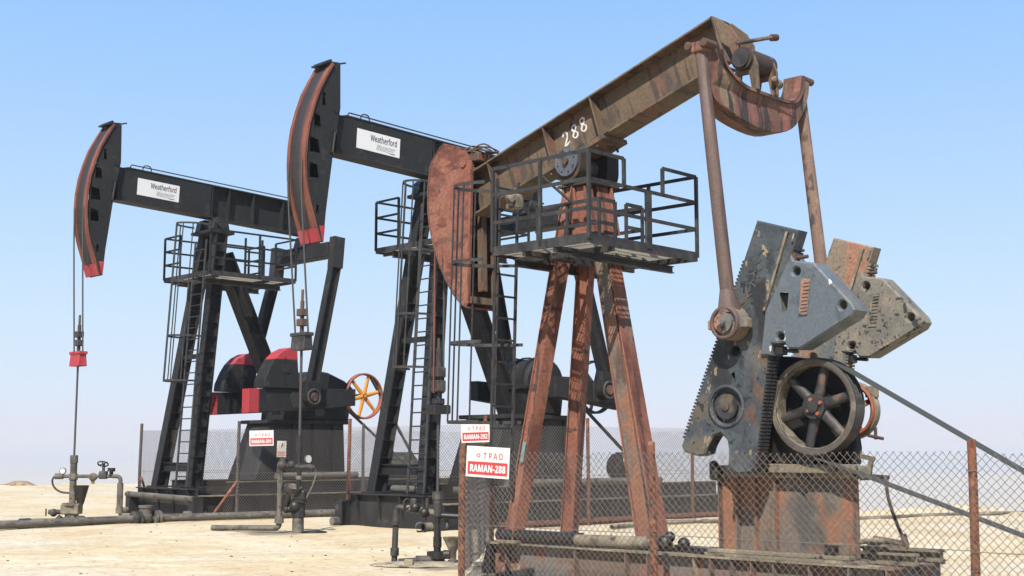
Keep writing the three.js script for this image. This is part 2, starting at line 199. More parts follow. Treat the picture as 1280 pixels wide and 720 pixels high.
{
  const rings = [0.4]; while (rings[rings.length - 1] < 30000) { const r = rings[rings.length - 1]; rings.push(r + Math.max(0.1, r * (r > 14 && r < 44 ? 0.0055 : r >= 44 && r < 130 ? 0.012 : 0.045))); }
  const A = []; for (let i = 0; i < 560; i++) A.push(-0.5 + i / 560 * 1.0); for (let i = 0; i < 90; i++) A.push(0.5 + i / 90 * (2 * Math.PI - 1.0));
  const nA = A.length, pos = [], uv = [], col = [], idx = [];
  for (const r of rings) for (const a of A) {
    const x = Math.sin(a) * r, z = -Math.cos(a) * r; pos.push(x, ground(x, z), z); uv.push(x, z);
    const n = (f, s) => vn(((x * f) % 1 + 1) % 1, ((z * f) % 1 + 1) % 1, 32, 32, s);
    const q = sst(0.42, 0.62, 0.5 * n(1 / 260, 421) + 0.3 * n(1 / 70, 423) + 0.2 * n(1 / 900, 425)); // pale dust over warmer sand, in patches
    let oil = 0; for (const [wx, wz, wr] of [[-0.99, -20.05, 1.0], [-5.05, -28.4, 1.0], [-11.4, -33.8, 1.4], [2.6, -17.6, 1.6]]) oil = Math.max(oil, sst(0.5, 0.8, n(1 / 24, 431) * 0.6 + n(1 / 9, 433) * 0.4 + 0.38 - 0.5 * Math.hypot(x - wx, z - wz) / wr)); // oil-blackened sand at the wells
    const ok = 1 - 0.6 * oil, w = [0.99, 0.945, 0.86], p = [0.94, 0.93, 0.915]; for (let c = 0; c < 3; c++) col.push((w[c] * (1 - q) + p[c] * q) * ok);
  }
  for (let i = 0; i < rings.length - 1; i++) for (let j = 0; j < nA; j++) { const a = i * nA + j, b = i * nA + (j + 1) % nA, c = a + nA, d = b + nA; idx.push(a, b, c, b, d, c); }
  const g = new THREE.BufferGeometry(); g.setAttribute('position', new THREE.Float32BufferAttribute(pos, 3)); g.setAttribute('uv', new THREE.Float32BufferAttribute(uv, 2)); g.setAttribute('color', new THREE.Float32BufferAttribute(col, 3)); g.setIndex(idx); g.computeVertexNormals();
  const map = weather(1024, 9, [205, 188, 154], [[[214, 202, 176], 0.46, 0.66, 5, 6, 431, 1, 0.8], [[196, 174, 136], 0.52, 0.7, 9, 6, 433, 1, 0.7], [[188, 168, 136], 0.64, 0.76, 30, 4, 436, 1, 0.35], [[220, 208, 184], 0.6, 0.75, 18, 5, 438, 1, 0.6], [[170, 150, 120], 0.78, 0.82, 60, 2, 439, 1, 0.4]], 0.06);
  const bm = dataTex(1024, (x, y) => { const v = 255 * (0.45 * fbm(x, y, 12, 4, 441) + 0.55 * fbm(x, y, 60, 3, 447)); return [v, v, v]; }, false, 6);
  const m = new THREE.Mesh(g, mat({ map, color: new THREE.Color().setScalar(0.79), vertexColors: true, roughness: 0.97, bumpMap: bm, bumpScale: 0.035 }));
  m.name = 'ground'; m.userData.kind = 'structure'; m.userData.label = 'pale dusty desert sand plateau under the pumpjacks'; m.receiveShadow = true; scene.add(m);
}
scene.fog = new THREE.FogExp2(new THREE.Color(0.95, 0.925, 0.9), 0.0004);

// ---------------------------------------------------------------- shared builders
function gratingFloor(parent, x0, x1, z0, z1, y, material, edgeMat) { // walkway floor: each frame member and the bar grid
  const f = sub(parent, 'walkway_floor'); const gs = [];
  for (let x = x0 + 0.02; x < x1; x += 0.045) gs.push(BX(x, x + 0.006, y - 0.03, y, z0, z1));
  for (let z = z0 + 0.05; z < z1; z += 0.1) gs.push(BX(x0, x1, y - 0.008, y - 0.002, z, z + 0.008));
  part(f, 'grating', gs, material, null, 'stuff');
  for (const [a, b] of [[[x0, y - 0.01, z0], [x1, y - 0.01, z0]], [[x0, y - 0.01, z1], [x1, y - 0.01, z1]], [[x0, y - 0.01, z0], [x0, y - 0.01, z1]], [[x1, y - 0.01, z0], [x1, y - 0.01, z1]]]) part(f, 'edge_angle', bar(a, b, 0.012, 0.12), edgeMat);
  return f;
}
function wheel(parent, name, x, y, z0, z1, R, spokes, rimT, rimMat, spokeMat, hubR = 0.1, spokeW = 0.09, a0 = 0, grooves = false) {
  const w = sub(parent, name); const pr = [[R - rimT, z0], [R, z0]];
  if (grooves) { const n = 4, dz = (z1 - z0) / n; for (let i = 0; i < n; i++) pr.push([R, z0 + dz * (i + 0.15)], [R - 0.035, z0 + dz * (i + 0.5)], [R, z0 + dz * (i + 0.85)]); }
  pr.push([R, z1], [R - rimT, z1], [R - rimT, z0]);
  if (grooves) part(w, 'rim_face', lathe([[R - rimT * 0.9, z1 + 0.001], [R - 0.004, z1 + 0.001], [R - 0.004, z1 + 0.014], [R - rimT * 0.9, z1 + 0.014], [R - rimT * 0.9, z1 + 0.001]], 56).rotateX(Math.PI / 2).translate(x, y, 0), MM.rim);
  if (grooves) part(w, 'rim_lining', lathe([[R - rimT - 0.001, z0 + 0.002], [R - rimT - 0.012, z0 + 0.002], [R - rimT - 0.012, z1 - 0.002], [R - rimT - 0.001, z1 - 0.002]], 56).rotateX(Math.PI / 2).translate(x, y, 0), MM.dusty);
  part(w, 'rim', lathe(pr, 56).rotateX(Math.PI / 2).translate(x, y, 0), rimMat);
  for (let i = 0; i < spokes; i++) {
    const a = a0 + i / spokes * 2 * Math.PI, c = Math.cos(a), s = Math.sin(a), zm = (z0 + z1) / 2;
    part(w, 'spoke', rod([0, hubR * 0.8, 0], [0, R - rimT * 0.8, 0], spokeW * 0.56, spokeW * 0.42, 12).scale(1, 1, (z1 - z0) * 0.34 / spokeW + 0.25).rotateZ(a - Math.PI / 2).translate(x, y, zm), spokeMat);
  }
  const h = [disc(x, y, z0 + (z1 - z0) * 0.1, z1 - (z1 - z0) * 0.05, hubR, 20), disc(x, y, z1 - (z1 - z0) * 0.1, z1 + 0.02, hubR * 0.5, 16)]; part(w, 'hub', h, spokeMat);
  return w;
}
function prism(out, a, b, r) { // thin three-sided wire
  const d = b.clone().sub(a).normalize(), u = Math.abs(d.y) < 0.9 ? v3(0, 1, 0) : v3(1, 0, 0), s = d.clone().cross(u).normalize(), t = s.clone().cross(d), q = [], n = [];
  for (let k = 0; k < 3; k++) { const c = Math.cos(k * 2.0944), e = Math.sin(k * 2.0944), o = s.clone().multiplyScalar(c).addScaledVector(t, e); n.push(o); q.push([a.clone().addScaledVector(o, r), b.clone().addScaledVector(o, r)]); }
  for (let k = 0; k < 3; k++) { const l = (k + 1) % 3; for (const [p, m] of [[q[k][0], n[k]], [q[k][1], n[k]], [q[l][1], n[l]], [q[k][0], n[k]], [q[l][1], n[l]], [q[l][0], n[l]]]) { out.p.push(p.x, p.y, p.z); out.n.push(m.x, m.y, m.z); } }
}
function linkMesh(a, b, y0, y1, cell, r, jit, sag) { // woven diamond wire between ground points a and b
  const L = Math.hypot(b[0] - a[0], b[1] - a[1]), dx = (b[0] - a[0]) / L, dz = (b[1] - a[1]) / L, nx = -dz, nz = dx, out = { p: [], n: [] }, H = y1 - y0, ph = rnd() * 9;
  const at = (s, y, o) => { const w = sag ? sag * (Math.sin(s * 1.7 + ph) * 0.6 + Math.sin(s * 4.1 + y * 2.2) * 0.4) : 0; const tp = (y - y0) / H; const k = o + w * 1.4; return v3(a[0] + dx * s + nx * k, y + w * 0.7 * tp, a[1] + dz * s + nz * k); };
  const step = jit ? cell / 2 : H;
  for (let c = -H; c < L; c += cell) for (const sg of [1, -1]) {
    const s0 = sg > 0 ? c : c + H; let y = 0, flip = 0, prev = null;
    while (y < H - 1e-6) {
      const yn = Math.min(H, y + step); const sa = s0 + sg * y, sb = s0 + sg * yn; let ya = y, yb = yn, ssa = sa, ssb = sb;
      const clip = (s, yy, s2, y2, lim) => [lim, yy + (y2 - yy) * (lim - s) / (s2 - s)];
      if (Math.min(sa, sb) > L || Math.max(sa, sb) < 0) { y = yn; prev = null; continue; }
      if (ssa < 0) [ssa, ya] = clip(sa, y, sb, yn, 0); if (ssa > L) [ssa, ya] = clip(sa, y, sb, yn, L); if (ssb < 0) [ssb, yb] = clip(sa, y, sb, yn, 0); if (ssb > L) [ssb, yb] = clip(sa, y, sb, yn, L);
      const o = (flip++ % 2 ? 1 : -1) * r * 0.9 * sg, A = prev || at(ssa, y0 + ya, -o), B = at(ssb + (jit ? rr(-jit, jit) : 0), y0 + yb + (jit ? rr(-jit, jit) : 0), o);
      prism(out, A, B, r); prev = jit ? B : null; y = yn;
    }
  }
  const g = new THREE.BufferGeometry(); g.setAttribute('position', new THREE.Float32BufferAttribute(out.p, 3)); g.setAttribute('normal', new THREE.Float32BufferAttribute(out.n, 3)); return g;
}
const toWorld = (pm, x, y, z) => { const c = Math.cos(pm.rotation.y), s = Math.sin(pm.rotation.y); return [pm.position.x + c * x + s * z, y, pm.position.z - s * x + c * z]; };
function canvasTex(w, h, draw) { const c = document.createElement('canvas'); c.width = w; c.height = h; draw(c.getContext('2d'), w, h); const t = new THREE.CanvasTexture(c); t.colorSpace = THREE.SRGBColorSpace; t.anisotropy = 8; return t; }
function board(parent, name, w, h, t, tex, backMat) { // printed sheet: face on +z, metal behind
  const g = new THREE.BoxGeometry(w, h, t); const face = mat({ map: tex, roughness: 0.5, color: new THREE.Color().setScalar(0.64) });
  const m = new THREE.Mesh(g, [backMat, backMat, backMat, backMat, face, backMat]); m.name = parent === scene ? numbered(name) : name; m.castShadow = m.receiveShadow = true; parent.add(m); return m;
}

// ---------------------------------------------------------------- the rusty foreground pumpjack, 288
// local frame: x towards the tail, y up, z towards the near side
const rad = d => d * Math.PI / 180;
const J3 = thing('pumpjack', 'large rusty brown pumpjack in the foreground with 288 painted on its beam', 'pumpjack', [1.045, 0, -18.203], rad(46.4 - 90));
{
  const J = J3;
  // skid
  const sk = sub(J, 'skid_base');
  for (const s of [-1, 1]) {
    part(sk, 'skid_beam_flange', BX(-1.3, 4.67, 0.435, 0.46, s * 0.54 - 0.12, s * 0.54 + 0.12), MM.dusty);
    part(sk, 'skid_beam_web', BX(-1.24, 4.66, 0.025, 0.435, s * 0.54 - 0.01, s * 0.54 + 0.01), MM.skid);
    part(sk, 'skid_beam_flange', BX(-1.3, 4.67, 0.0, 0.025, s * 0.54 - 0.12, s * 0.54 + 0.12), MM.dusty);
    for (const x of [-0.95, 0.3, 1.15, 1.5, 2.2, 2.45, 2.75, 3.03, 3.33, 3.8, 4.3]) part(sk, 'stiffener', BX(x - 0.008, x + 0.008, 0.025, 0.435, s > 0 ? 0.55 : -0.65, s > 0 ? 0.65 : -0.55), MM.skid);
  }
  for (const x of [-1.1, -0.2, 0.9, 1.9, 2.9, 3.9, 4.55]) part(sk, 'cross_member', BX(x - 0.07, x + 0.07, 0.05, 0.43, -0.53, 0.53), MM.skid);
  part(sk, 'nose_plate', plate([[-1.42, 0.02], [-1.3, 0.46], [-1.24, 0.46], [-1.24, 0.02]], -0.66, 0.66), MM.oily);
  part(sk, 'motor_rail', ibeam([3.75, 0.53, 0.3], [4.95, 0.53, 0.3], 0.13, 0.12), MM.dusty);
  part(sk, 'motor_rail', ibeam([3.9, 0.53, -0.42], [4.9, 0.53, -0.42], 0.13, 0.12), MM.dusty);
  part(sk, 'end_channel', ibeam([4.74, 0.3, -0.66], [4.74, 0.3, 0.62], 0.3, 0.14), MM.skid);
  part(sk, 'sill_plate', BX(2.36, 4.4, 0.463, 0.5, -0.62, 0.62), MM.dusty);
  part(sk, 'sill_pipe', rod([0.35, 0.56, 0.55], [-1.1, 0.56, 0.62], 0.085, 0.085, 14), MM.oily);
  part(sk, 'sill_pipe', rod([0.3, 0.545, 0.6], [1.55, 0.56, 0.44], 0.08, 0.08, 14), MM.dusty, 'dusty pale pipe lying on the skid beside the rear leg');
  part(sk, 'valve_lump', [new THREE.DodecahedronGeometry(0.1, 1).translate(1.62, 0.57, 0.42), new THREE.DodecahedronGeometry(0.07, 1).translate(1.68, 0.64, 0.4)], MM.oily);
  part(sk, 'loose_beam', bar([1.75, 0.5, 0.3], [2.45, 0.49, 0.52], 0.14, 0.08), MM.oily);
  part(sk, 'loose_block', new THREE.DodecahedronGeometry(0.08, 1).translate(1.82, 0.56, 0.3), MM.oily);

  // samson post: two front legs, one rear leg
  for (const s of [1, -1]) {
    const a = v3(-0.86, 0.5, s * 0.58), b = v3(-0.08, 5.38, s * 0.19);
    const lg = sub(J, 'samson_leg');
    const out = [0.95, 0.14, s * 0.2];
    part(lg, 'leg_shell', ibeam(a, b, 0.2, 0.19, 0.018, 0.13, out), MM.rust);
    part(lg, 'foot_plate', RB(-1.05, -0.66, 0.462, 0.5, s * 0.58 - 0.2, s * 0.58 + 0.2, 0.008), MM.dusty);
    if (s > 0) { const q = a.clone().lerp(b, 0.25); part(lg, 'paint_smear', bar([q.x - 0.03, q.y - 0.16, q.z + 0.114], [q.x + 0.01, q.y + 0.12, q.z + 0.092], 0.06, 0.003, [0, 0, 1]), mat({ color: new THREE.Color().setRGB(0.13, 0.2, 0.2), roughness: 0.8 }), 'teal paint smear'); }
    for (let k = 0; k < 4; k++) { const t = 0.9 + k * 0.024, p = a.clone().lerp(b, t); part(lg, 'step_cleat', plate([[0, 0], [0.1, 0.02], [0, 0.12]], -0.012, 0.012, [], 0.002).translate(p.x + 0.12, p.y - 0.1, p.z), MM.rust); }
  }
  {
    const a = v3(1.12, 0.46, 0), b = v3(0.17, 5.38, 0), lg = sub(J, 'samson_leg');
    const g = []; const up = [0.97, 0.24, 0];
    // tapered wide-flange section, broader at the foot
    const d = b.clone().sub(a).normalize(), n = v3(d.y, -d.x, 0), seg = (o0, o1, w0, w1, th) => { // flange sheets
      const s = []; for (const [p, o, w] of [[a, o0, w0], [b, o1, w1]]) for (const [k, z] of [[-th / 2, -w], [th / 2, -w], [th / 2, w], [-th / 2, w]]) s.push(p.clone().addScaledVector(n, o + k).setZ(z)); const gg = new THREE.BufferGeometry(), v = [], q = (i, j, k, l) => { for (const m of [i, j, k, i, k, l]) v.push(s[m].x, s[m].y, s[m].z); };
      q(0, 1, 5, 4); q(1, 2, 6, 5); q(2, 3, 7, 6); q(3, 0, 4, 7); q(0, 3, 2, 1); q(4, 5, 6, 7); gg.setAttribute('position', new THREE.Float32BufferAttribute(v, 3)); gg.computeVertexNormals(); return gg;
    };
    part(lg, 'front_flange', seg(-0.15, -0.11, 0.15, 0.12, 0.022), MM.rust);
    part(lg, 'rear_flange', seg(0.15, 0.11, 0.15, 0.12, 0.022), MM.rust);
    part(lg, 'leg_web', [seg(0, 0, 0.012, 0.012, 0.23)], MM.rust);
    part(lg, 'side_plate', seg(-0.015, -0.015, 0.138, 0.108, 0.2), MM.pedestal);
    part(lg, 'foot_plate', RB(0.88, 1.42, 0.463, 0.5, -0.26, 0.26, 0.008), MM.dusty);
  }
  // leg head and saddle bearing
  const hd = sub(J, 'saddle_bearing');
  part(hd, 'cap_plate', RB(-0.27, 0.36, 5.38, 5.42, -0.31, 0.31, 0.01), MM.oliveDark);
  for (const s of [-1, 1]) for (const x of [-0.2, 0, 0.2]) part(hd, 'gusset', plate([[x - 0.01, 4.85], [x + 0.1, 4.85], [x + 0.02, 5.37], [x - 0.01, 5.37]], s * 0.27 - 0.015, s * 0.27 + 0.015), MM.rust);
  part(hd, 'head_plate', plate([[-0.24, 4.7], [0.42, 4.7], [0.3, 5.37], [-0.2, 5.37]], 0.22, 0.245), MM.rust);
  part(hd, 'head_plate', plate([[-0.24, 4.7], [0.42, 4.7], [0.3, 5.37], [-0.2, 5.37]], -0.245, -0.22), MM.rust);
  for (const [x, z] of [[0.3, 0.1], [0.36, -0.14], [0.24, 0.24]]) part(hd, 'rear_gusset', plate([[x - 0.06, 4.75], [x + 0.1, 4.7], [x, 5.37], [x - 0.06, 5.37]], z - 0.012, z + 0.012), MM.rust);
  part(hd, 'bearing_shaft', disc(-0.02, 5.68, -0.5, 0.3, 0.12, 20), MM.bearing);
  part(hd, 'bearing_housing', [plate([...Array.from({ length: 15 }, (_, i) => { const t = Math.PI + i / 14 * Math.PI; return [-0.02 + 0.22 * Math.cos(t), 5.66 + 0.22 * Math.sin(t)]; }), [0.22, 5.84], [-0.26, 5.84]], 0.16, 0.36)], MM.oliveDark);
  part(hd, 'bearing_housing', [plate([...Array.from({ length: 15 }, (_, i) => { const t = Math.PI + i / 14 * Math.PI; return [0.02 + 0.24 * Math.cos(t), 5.62 + 0.24 * Math.sin(t)]; }), [0.26, 5.86], [-0.26, 5.86]], -0.42, -0.16)], MM.black);
  part(hd, 'bearing_cap', disc(-0.03, 5.72, 0.36, 0.395, 0.205, 28), MM.bearing, 'blue grey round bearing cap');
  part(hd, 'cap_nub', [disc(-0.03, 5.72, 0.395, 0.43, 0.05, 14)], MM.oliveDark);
  for (let i = 0; i < 8; i++) { const t = i / 8 * 2 * Math.PI + 0.3; part(hd, 'cap_bolt', bolt(-0.03 + 0.155 * Math.cos(t), 5.72 + 0.155 * Math.sin(t), 0.397, 0.013, 0.012), MM.oily); }
  part(hd, 'bearing_seat', [plate([[-0.26, 5.42], [0.3, 5.42], [0.2, 5.55], [-0.2, 5.55]], -0.38, -0.18), plate([[-0.2, 5.42], [0.2, 5.42], [0.12, 5.52], [-0.14, 5.52]], 0.2, 0.3)], MM.oliveDark);

  // walking beam, built level about the bearing and tilted
  const bm = sub(J, 'walking_beam'); bm.position.set(0, 5.68, 0); bm.rotation.z = rad(17.4);
  const yt = 0.865, yb = 0.195;
  part(bm, 'top_flange', RB(-2.1, 2.7, yt - 0.03, yt, -0.2, 0.2, 0.006), MM.olive);
  part(bm, 'beam_web', BX(-2.1, 2.68, yb + 0.03, yt - 0.03, -0.012, 0.012), MM.olive);
  part(bm, 'bottom_flange', RB(-2.1, 2.6, yb, yb + 0.03, -0.2, 0.2, 0.006), MM.olive);
  for (const s of [-1, 1]) for (const x of [0.5, -0.43, -1.6]) part(bm, 'stiffener', BX(x - 0.011, x + 0.011, yb + 0.03, yt - 0.03, s > 0 ? 0.012 : -0.19, s > 0 ? 0.19 : -0.012), MM.olive);
  part(bm, 'end_plate', RB(2.68, 2.71, 0.2, yt + 0.004, -0.205, 0.205, 0.006), MM.olive);
  for (const s of [-1, 1]) part(bm, 'tail_wing', plate([[2.71, 0.84], [2.76, 0.82], [2.92, 0.56], [2.97, 0.36], [2.9, 0.1], [2.82, 0.1], [2.8, 0.34], [2.71, 0.46]], s * 0.17 - 0.012, s * 0.17 + 0.012), MM.olive);
  part(bm, 'clamp_plate', RB(-0.62, 0.62, yb - 0.07, yb - 0.002, -0.26, 0.26, 0.008), MM.olive);
  for (const x of [-0.5, 0.5]) part(bm, 'clamp_bolt', rod([x - 0.14, yb + 0.0, 0.235], [x + 0.2, yb + 0.0, 0.235], 0.02, 0.02, 8), MM.railRust);
  for (const x of [-0.45, 0.45]) for (const z of [-0.22, 0.22]) part(bm, 'stud', rod([x, yb - 0.12, z], [x, yb + 0.09, z], 0.018, 0.018, 8), MM.railRust);
  { // painted number, brushed strokes
    const eight = (x, y, h) => [[0.5, 0.52], [0.18, 0.7], [0.22, 0.93], [0.55, 1], [0.8, 0.85], [0.66, 0.62], [0.34, 0.46], [0.1, 0.2], [0.36, 0], [0.72, 0.06], [0.84, 0.3], [0.5, 0.52]].map(q => [x + q[0] * 0.62 * h, y + q[1] * h]);
    const two = (x, y, h) => [[0.08, 0.76], [0.3, 0.98], [0.68, 0.94], [0.74, 0.68], [0.5, 0.38], [0.08, 0.04], [0.5, 0.06], [0.88, 0.14]].map(q => [x + q[0] * 0.62 * h, y + q[1] * h]);
    const gs = []; for (const pts of [two(-0.25, 0.47, 0.2), eight(-0.07, 0.5, 0.19), eight(0.1, 0.52, 0.2)]) { const c = new THREE.CatmullRomCurve3(pts.map(q => v3(q[0], q[1], 0))).getPoints(36); for (let i = 0; i < 36; i++) { const w = 0.024 + 0.007 * Math.sin(i * 0.7); const a = c[i], b = c[i + 1], d = b.clone().sub(a).normalize(); gs.push(bar(a.clone().addScaledVector(d, -0.006).setZ(0.0145 + i * 2e-5), b.clone().addScaledVector(d, 0.006).setZ(0.0145 + i * 2e-5), 0.003, w, [-d.y, d.x, 0])); } }
    part(bm, 'painted_number', gs, MM.white, 'hand painted white number 288');
  }

  // horsehead
  const hh = sub(J, 'horsehead');
  const arc = [[-2.63, 6.41], [-2.8, 6.28], [-2.92, 6.1], [-2.97, 5.72], [-2.96, 5.4], [-2.91, 5.1], [-2.82, 4.82], [-2.7, 4.55], [-2.55, 4.28], [-2.38, 4.05], [-2.2, 3.88], [-2.09, 3.83]];
  const outl = [...arc, [-2.04, 3.92], [-2.0, 5.2], [-1.98, 6.02], [-2.1, 6.2], [-2.35, 6.34]];
  part(hh, 'side_plate', plate(outl, 0.29, 0.315, [], 0.004), MM.rustHead, 'rust red near side plate of the horsehead');
  part(hh, 'side_plate', plate(outl, -0.315, -0.29, [], 0.004), MM.olive, 'brown far side plate of the horsehead');
  { const gs = []; for (let i = 0; i < arc.length - 1; i++) { const a = arc[i], b = arc[i + 1]; gs.push(bar([a[0] + 0.025, a[1], 0], [b[0] + 0.025, b[1], 0], 0.57, 0.025, [b[1] - a[1], a[0] - b[0], 0])); } part(hh, 'track_plate', gs, MM.rustHead); }
  for (const [x, y] of [[-2.5, 4.5], [-2.62, 5.0], [-2.66, 5.9]]) part(hh, 'rib', BX(x - 0.22, x + 0.4, y - 0.012, y + 0.012, -0.285, 0.285), MM.olive);
  part(hh, 'back_strut', bar([-2.07, 4.1, -0.02], [-2.1, 5.3, -0.02], 0.1, 0.1), MM.olive);
  part(hh, 'back_strut', bar([-2.08, 3.95, -0.2], [-2.08, 3.95, 0.28], 0.16, 0.1), MM.olive);
  part(hh, 'edge_bar', bar([-2.05, 3.95, 0.3], [-1.99, 6.0, 0.3], 0.05, 0.03, [1, 0, 0]), MM.rustHead);
  { const gs = []; for (let i = 0; i < arc.length - 1; i++) { const a = arc[i], b = arc[i + 1]; gs.push(rod([a[0] + 0.03, a[1], 0.316], [b[0] + 0.03, b[1], 0.316], 0.012, 0.012, 6)); } part(hh, 'weld_bead', gs, MM.railRust); }
  part(hh, 'hinge_lug', RB(-2.3, -1.9, 6.05, 6.18, -0.2, 0.26, 0.02), MM.railRust);
  part(hh, 'wire_coil', [...Array(7)].map((_, i) => tubeP([[-2.35 + i * 0.06, 6.2, 0.3], [-2.3 + i * 0.07, 6.28 + 0.03 * (i % 3), 0.1], [-2.1 + i * 0.05, 6.22, -0.1], [-1.9 + i * 0.03, 6.16, 0.2]], 0.012, 12, 5)), MM.railRust);
  part(hh, 'lift_pin', disc(-2.15, 6.02, 0.315, 0.34, 0.05, 16), MM.rustHead);

  // bridle, carrier bar and polished rod over the well
  const br = sub(J, 'bridle');
  for (const s of [-1, 1]) part(br, 'bridle_cable', tubeP([[-2.99, 5.6, s * 0.09], [-3.0, 4.6, s * 0.1], [-3.01, 2.6, s * 0.1]], 0.017, 20, 8), s > 0 ? MM.track : MM.cable);
  part(br, 'carrier_bar', [RB(-3.12, -2.9, 2.28, 2.42, -0.17, 0.17, 0.02), RB(-3.1, -2.92, 2.42, 2.52, -0.06, 0.06, 0.02)], MM.oily);
  part(br, 'rod_clamp', [RB(-3.09, -2.93, 2.62, 2.8, -0.09, 0.09, 0.02), RB(-3.09, -2.93, 2.84, 3.0, -0.09, 0.09, 0.02), rod([-3.01, 3.0, 0], [-3.01, 3.3, 0], 0.045)], MM.pipeDark);
  part(br, 'polished_rod', rod([-3.01, 1.05, 0], [-3.01, 3.45, 0], 0.022), MM.cable);

  // equalizer yoke and tail bearing
  const eq = sub(J, 'equalizer');
  { // profile in the z-y plane
    const ou = [[1.06, 6.6], [1.08, 6.34], [1.03, 6.08], [0.9, 5.9], [0.53, 5.77], [-0.15, 5.72], [-0.65, 5.86], [-0.92, 6.1], [-1.08, 6.38], [-1.12, 6.62]];
    const inn = [[-0.94, 6.64], [-0.9, 6.46], [-0.78, 6.29], [-0.59, 6.22], [-0.3, 6.21], [0.34, 6.21], [0.58, 6.26], [0.8, 6.36], [0.9, 6.48], [0.93, 6.62]];
    const sm = (p) => { const c = new THREE.SplineCurve(p.map(q => new THREE.Vector2(q[0], q[1]))).getPoints(30); return c.map(q => [q.x, q.y]); };
    const O = sm(ou), I = sm(inn);
    const g = plate([...O, ...I], -0.14, 0.16, [], 0.012).rotateY(Math.PI / 2).scale(1, 1, 1); // x-shape axis -> -z
    // rotateY maps (x,y,z) to (z,y,-x): mirror back along z
    g.scale(1, 1, -1); const ix = g.toNonIndexed(), ps = ix.attributes.position, nr = ix.attributes.normal; for (let i = 0; i < ps.count; i += 3) for (const at of [ps, nr]) { const t = [at.getX(i + 1), at.getY(i + 1), at.getZ(i + 1)]; at.setXYZ(i + 1, at.getX(i + 2), at.getY(i + 2), at.getZ(i + 2)); at.setXYZ(i + 2, ...t); }
    for (let i = 0; i < ps.count; i++) ps.setX(i, ps.getX(i) * (1 - 0.5 * sst(0.75, 1.0, ps.getZ(i)))); ix.computeVertexNormals();
    part(eq, 'yoke', ix.translate(2.8, 0, 0), MM.yoke, 'pinkish rust curved yoke joining both pitman arms');
    const lip = []; for (let k = 0; k < I.length - 2; k++) for (const x of [2.985]) lip.push(bar([x - 0.01, I[k][1] - 0.02, I[k][0]], [x - 0.01, I[k + 1][1] - 0.02, I[k + 1][0]], 0.04, 0.03, [1, 0, 0])); part(eq, 'yoke_lip', lip, MM.yoke);
  }
  part(eq, 'tail_bearing', [disc(2.83, 6.62, -0.3, 0.3, 0.15, 24)], MM.oliveDark);
  part(eq, 'tail_bearing_cap', [disc(2.83, 6.62, 0.3, 0.33, 0.12, 20)], MM.pipeDark);
  for (const s of [-1, 1]) part(eq, 'bearing_bracket', plate([[2.66, 6.2], [2.74, 6.2], [2.78, 6.42], [2.9, 6.42], [2.94, 6.2], [3.03, 6.2], [3.02, 6.52], [2.95, 6.72], [2.86, 6.77], [2.72, 6.7]], s * 0.22 - 0.025, s * 0.22 + 0.025), s > 0 ? MM.olive : MM.yoke);
  part(eq, 'pin', rod([2.74, 6.84, 0.26], [2.94, 7.0, -0.26], 0.026), MM.olive);
  part(eq, 'pin_head', [rod([2.93, 6.99, -0.24], [2.96, 7.01, -0.34], 0.045, 0.045, 8)], MM.oliveDark);
  part(eq, 'grease_lump', [new THREE.DodecahedronGeometry(0.07, 1).translate(3.0, 6.36, -0.26), new THREE.DodecahedronGeometry(0.05, 1).translate(3.02, 6.4, -0.16)], MM.dusty);
  for (const s of [1, -1]) {
    part(eq, 'end_clevis', [RB(2.7, 2.9, 6.5, 6.64, s * 1.12 - 0.1, s * 1.12 + 0.1, 0.03)], MM.yoke);
    for (const x of [2.68, 2.92]) part(eq, 'clevis_pin', [rod([x, 6.6, s * 1.12 - 0.1], [x, 6.6, s * 1.12 + 0.12], 0.05, 0.05, 10)], MM.railRust);
  }

  // pitman arms, cranks, weights
  const crankPts = [[3.44, 4.39], [3.99, 4.21], [3.62, 3.25], [3.33, 1.5], [3.28, 1.46], [3.08, 1.45], [2.96, 1.5], [2.98, 1.7], [2.96, 1.84], [2.87, 1.92], [2.77, 1.89], [2.69, 1.78], [2.65, 1.68], [2.54, 1.65], [2.34, 1.7], [2.3, 1.77]];
  const crankBack = crankPts.map(q => q.slice());
  const cwPts = [[3.9, 3.84], [3.96, 3.93], [4.0, 3.86], [4.26, 3.81], [4.72, 3.31], [4.75, 3.24], [4.7, 3.17], [4.05, 2.85], [3.9, 2.86], [3.85, 2.93], [3.68, 2.93], [3.66, 2.8], [3.53, 2.8], [3.6, 3.3]];
  const window4 = [[3.79, 3.53], [3.95, 3.51], [3.92, 3.27], [3.82, 3.27]];
  for (const s of [1, -1]) {
    const zc = s > 0 ? [0.76, 0.98] : [-0.98, -0.76];
    const cr = sub(J, 'crank');
    const mCr = s > 0 ? MM.crank : MM.crankFar, mW = s > 0 ? MM.weight : MM.weightFar;
    part(cr, 'crank_plate', plate(crankBack, zc[0], zc[1], [circle(2.96, 2.23, 0.2, 28), circle(3.1, 2.88, 0.06, 12), [[3.02, 2.62], [3.1, 2.66], [3.12, 2.5], [3.08, 2.48]]], 0.018), mCr, s > 0 ? 'blue grey crank arm with chipped paint and toothed edges' : 'sun bleached crank arm behind, speckled with oil');
    const face = s > 0 ? zc[1] : zc[1];
    part(cr, 'edge_ridge', [bar([3.86, 4.2, face + 0.004], [3.53, 3.32, face + 0.004], 0.03, 0.07, [0, 0, 1]), bar([3.95, 4.17, face + 0.003], [3.92, 4.08, face + 0.003], 0.02, 0.05, [0, 0, 1])], MM.dusty);
